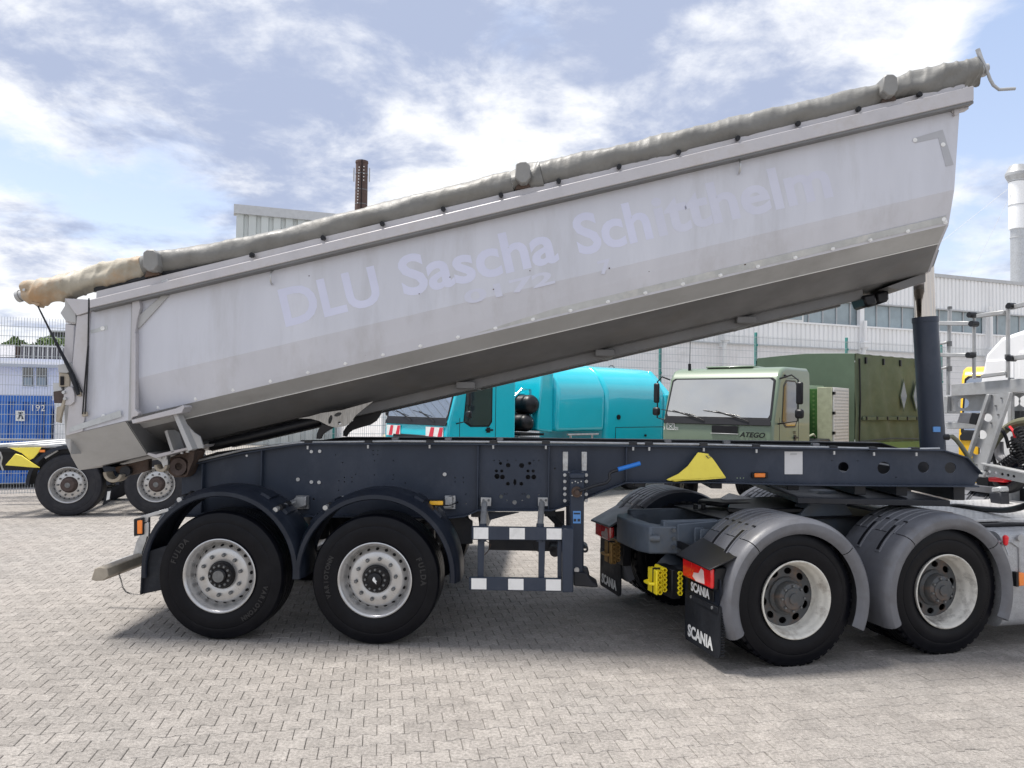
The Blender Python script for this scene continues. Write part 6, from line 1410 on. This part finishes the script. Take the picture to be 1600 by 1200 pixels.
# left: office block, roof clutter, container
OF = Fr(0, 25, 21)
of_ = empty('white_office', OF, 'white flat-roofed office block behind the wire fence', 'building')
x0, x1 = OF.V(-80, 620, 0).x, OF.V(112, 620, 0).x+1.2; ze = OF.V(50, 561, 0).z; zm = OF.V(50, 571, 0).z
box_part('wall', 'office', of_, x0, x1, 0, 7, 0, zm, 0); box_part('eaves', 'office', of_, x0-.2, x1+.1, -.25, 7, zm, ze, 0); box_part('gutter', 'trim', of_, x0-.2, x1+.1, -.33, -.2, zm-.06, zm+.02, 0)
MB().plate(OF.pl([(30, 559), (34, 539), (98, 543), (100, 562)], .6), .6, 3.5).build('roof_box', 'roofd', of_); MB().plate(OF.pl([(33, 538), (98, 541), (98, 543), (33, 540)], .5), .5, 3.5).build('roof_box_trim', 'trim', of_)
for k in range(9): 
    a = OF.V(38+k*7.3, 550, .58); MB().box(a.x-.012, a.x+.012, .55, .6, a.z-.2, a.z+.2).build('roof_box_rib', 'trim', of_)
MB().plate(OF.pl([(-60, 557), (-60, 537), (23, 539), (23, 558)], .9), .9, 3).build('roof_wall', 'plaster', of_); MB().plate(OF.pl([(23, 558), (23, 539), (29, 541), (30, 558)], 1.0), 1.0, 3).build('roof_wall', 'brick', of_)
for xa, xb in ((35.5, 52.5), (57, 74)):
    q = OF.pl([(xa, 574), (xb, 575), (xb, 604), (xa, 603)], 0); fr_ = OF.pl([(xa-1.5, 572), (xb+1.5, 573), (xb+1.5, 606), (xa-1.5, 605)], 0)
    MB().plate(fr_, -.03, .02).build('window_frame', 'whitecab', of_); MB().plate(q, -.04, -.032).build('window_pane', 'glassd', of_, smooth=0)
    m0 = OF.pl([(xa+2, 590), (xb-2, 590), (xb-2, 603), (xa+2, 602)], 0); MB().plate(m0, -.045, -.041).build('window_blind', 'wglass', of_, smooth=0)
DF = Fr(0, 21.5, 21)
cx0, cx1 = DF.V(-70, 650, 0).x, DF.V(80, 650, 0).x; zt2 = DF.V(40, 618, 0).z
ct_ = empty('blue_container', DF, 'blue corrugated shipping container with a white notice', 'container')
corr('side_wall', 'cblue', cx0, cx1, .25, zt2-.12, 0, .28, .05, ct_); box_part('core', 'cblue', ct_, cx0, cx1, .02, 2.4, .15, zt2-.1, 0)
box_part('top_rail', 'cblue', ct_, cx0, cx1, -.07, .05, zt2-.14, zt2, 0); box_part('bottom_rail', 'cblue', ct_, cx0, cx1, -.07, .05, .1, .27, 0)
for u in (cx0, cx1-.10): box_part('corner_post', 'cblue', ct_, u, u+.10, -.08, .05, .1, zt2, 0)
q = DF.pl([(24, 641.5), (39, 642), (39, 658), (24, 657.5)], -.08); MB().plate(q, -.085, -.075).build('notice', 'letter', ct_, smooth=0)
q = DF.pl([(28, 644), (36, 644), (36, 646), (33.5, 646), (37, 655), (34, 655), (32, 649), (30, 655), (27, 655), (30.5, 646), (28, 646)], -.09); MB().plate(q, -.091, -.087).build('notice_sign', 'chassis', ct_, smooth=0)
p = DF.V(59, 638, -.08); text_on('number', '192', (p.x, -.085, p.z), (1, 0, 0), (0, 0, 1), .20, 'letter', ct_)
wo_ = empty('white_container', DF, 'narrow white container edge standing right of the blue container', 'container')
a = DF.V(84, 650, 0).x; c_ = DF.V(118, 650, 0).x; box_part('side_wall', 'whitecab', wo_, a, c_, .0, 2.4, .1, zt2-.1, .02); box_part('bottom_rail', 'trim', wo_, a, c_, -.02, .0, .1, .25, 0)
# pale kerb blocks on the ground
for pts, mt, lab in (([(-40, 730), (40, 730), (40, 758), (-40, 758)], 'concrete', 'long pale concrete block lying by the dark chassis trailer'), ([(43.5, 732), (57, 733), (57, 757), (43.5, 757)], 'concreted', 'short grey concrete block beside the dusty tyre')):
    p = WORLD.Z(*pts[3], 0); fr_ = Fr(p.x, p.y, 14)
    e = empty('concrete_block', fr_, lab, 'concrete block'); q = [(a_, max(0, c_)) for a_, c_ in fr_.pl(pts, 0)]; MB().plate(q, 0, .5).build('block', mt, e, bevel=.02)
    if mt == 'concrete': MB().box(.5, (q[1][0]), -.004, .0, .13, .19).build('stripe', 'trim', e, smooth=0)
# dry bank and rubble wall seen under the body
bk = WORLD.Z(560, 735, 0)
rgk = random.Random(11); b = MB(); rows = []
BF = Fr(0, 22.5, 21); bx0, bx1 = BF.V(380, 690, 0).x, BF.V(800, 690, 0).x
for j in range(9):
    r_ = []
    for i in range(60):
        u = bx0+(bx1-bx0)*i/59; t = j/8; h = (1-math.cos(math.pi*min(1, t*1.0)))*.5
        hh = max(0, min(1, (u-BF.V(540, 690, 0).x)/2.0)); r_.append((u, t*3.0, (.15+1.05*hh)*h+rgk.uniform(-.06, .06)))
    rows.append(r_)
b.loft(rows, False); b.build('gravel_bank', 'dryveg', smooth=60, kind='structure').location = BF.o
bpy.data.objects['gravel_bank'].rotation_euler = (0, 0, BF.a)
# trees
def tree(name, x, y, z_top, r, label, seed, trunk=.25, group=None):
    g = random.Random(seed); e = empty(name, None, label, 'tree', group=group, loc=(x, y, 0)); zc = z_top-r*.9
    b = MB(); b.tube([(0, 0, 0), (.1, 0, zc*.5), (0, .05, zc)], [trunk, trunk*.7, trunk*.3], 8)
    for k in range(7):
        a = g.uniform(0, 6.28); b.tube([(0, 0, zc*.6+k*.15), (math.cos(a)*r*.4, math.sin(a)*r*.4, zc), (math.cos(a)*r*.7, math.sin(a)*r*.7, zc+r*.4)], [trunk*.4, trunk*.25, trunk*.08], 5)
    b.build('trunk', 'bark', e)
    cl_ = [Vector((g.gauss(0, .42)*r, g.gauss(0, .42)*r, zc+g.uniform(-.55, .62)*r)) for _ in range(46)]
    vs, fs = [], []
    for c in cl_:
        rc = g.uniform(.16, .30)*r
        for _ in range(95):
            d_ = Vector((g.gauss(0, 1), g.gauss(0, 1), g.gauss(0, .8))).normalized()*rc*g.uniform(.6, 1.05); p = c+d_; s = g.uniform(.07, .14)*max(1, r/2.5)
            a = Vector((g.gauss(0, 1), g.gauss(0, 1), g.gauss(0, 1))).normalized(); b2 = a.orthogonal().normalized(); k0 = len(vs)
            vs += [p-a*s, p+b2*s*.6, p+a*s, p-b2*s*.6]; fs.append((k0, k0+1, k0+2, k0+3))
    m = MB(); m.add(vs, fs); m.build('crown', 'leaf', e, smooth=0)
TR = Fr(0, 34, 0)
for px, py, r, s, lab in ((68, 515, 1.25, 1, 'round green tree top rising beyond the dark roof box'), (90, 527, 1.1, 2, 'lower green tree crown right of the round tree'), (8, 530, .8, 3, 'small dark green tree at the left picture edge')):
    p = TR.V(px, py, 0); tree('tree', p.x, 34, p.z, r, lab, s)
dk = empty('dark_shed', TR, 'small dark grey shed roof beyond the trees', 'building'); MB().plate(TR.pl([(78, 560), (78, 519), (118, 520), (118, 560)], 1.5), 1.5, 4).build('wall', 'roofd', dk); MB().plate(TR.pl([(76, 516), (118, 517), (118, 519.5), (76, 518.5)], 1.3), 1.3, 4).build('roof_trim', 'trim', dk)
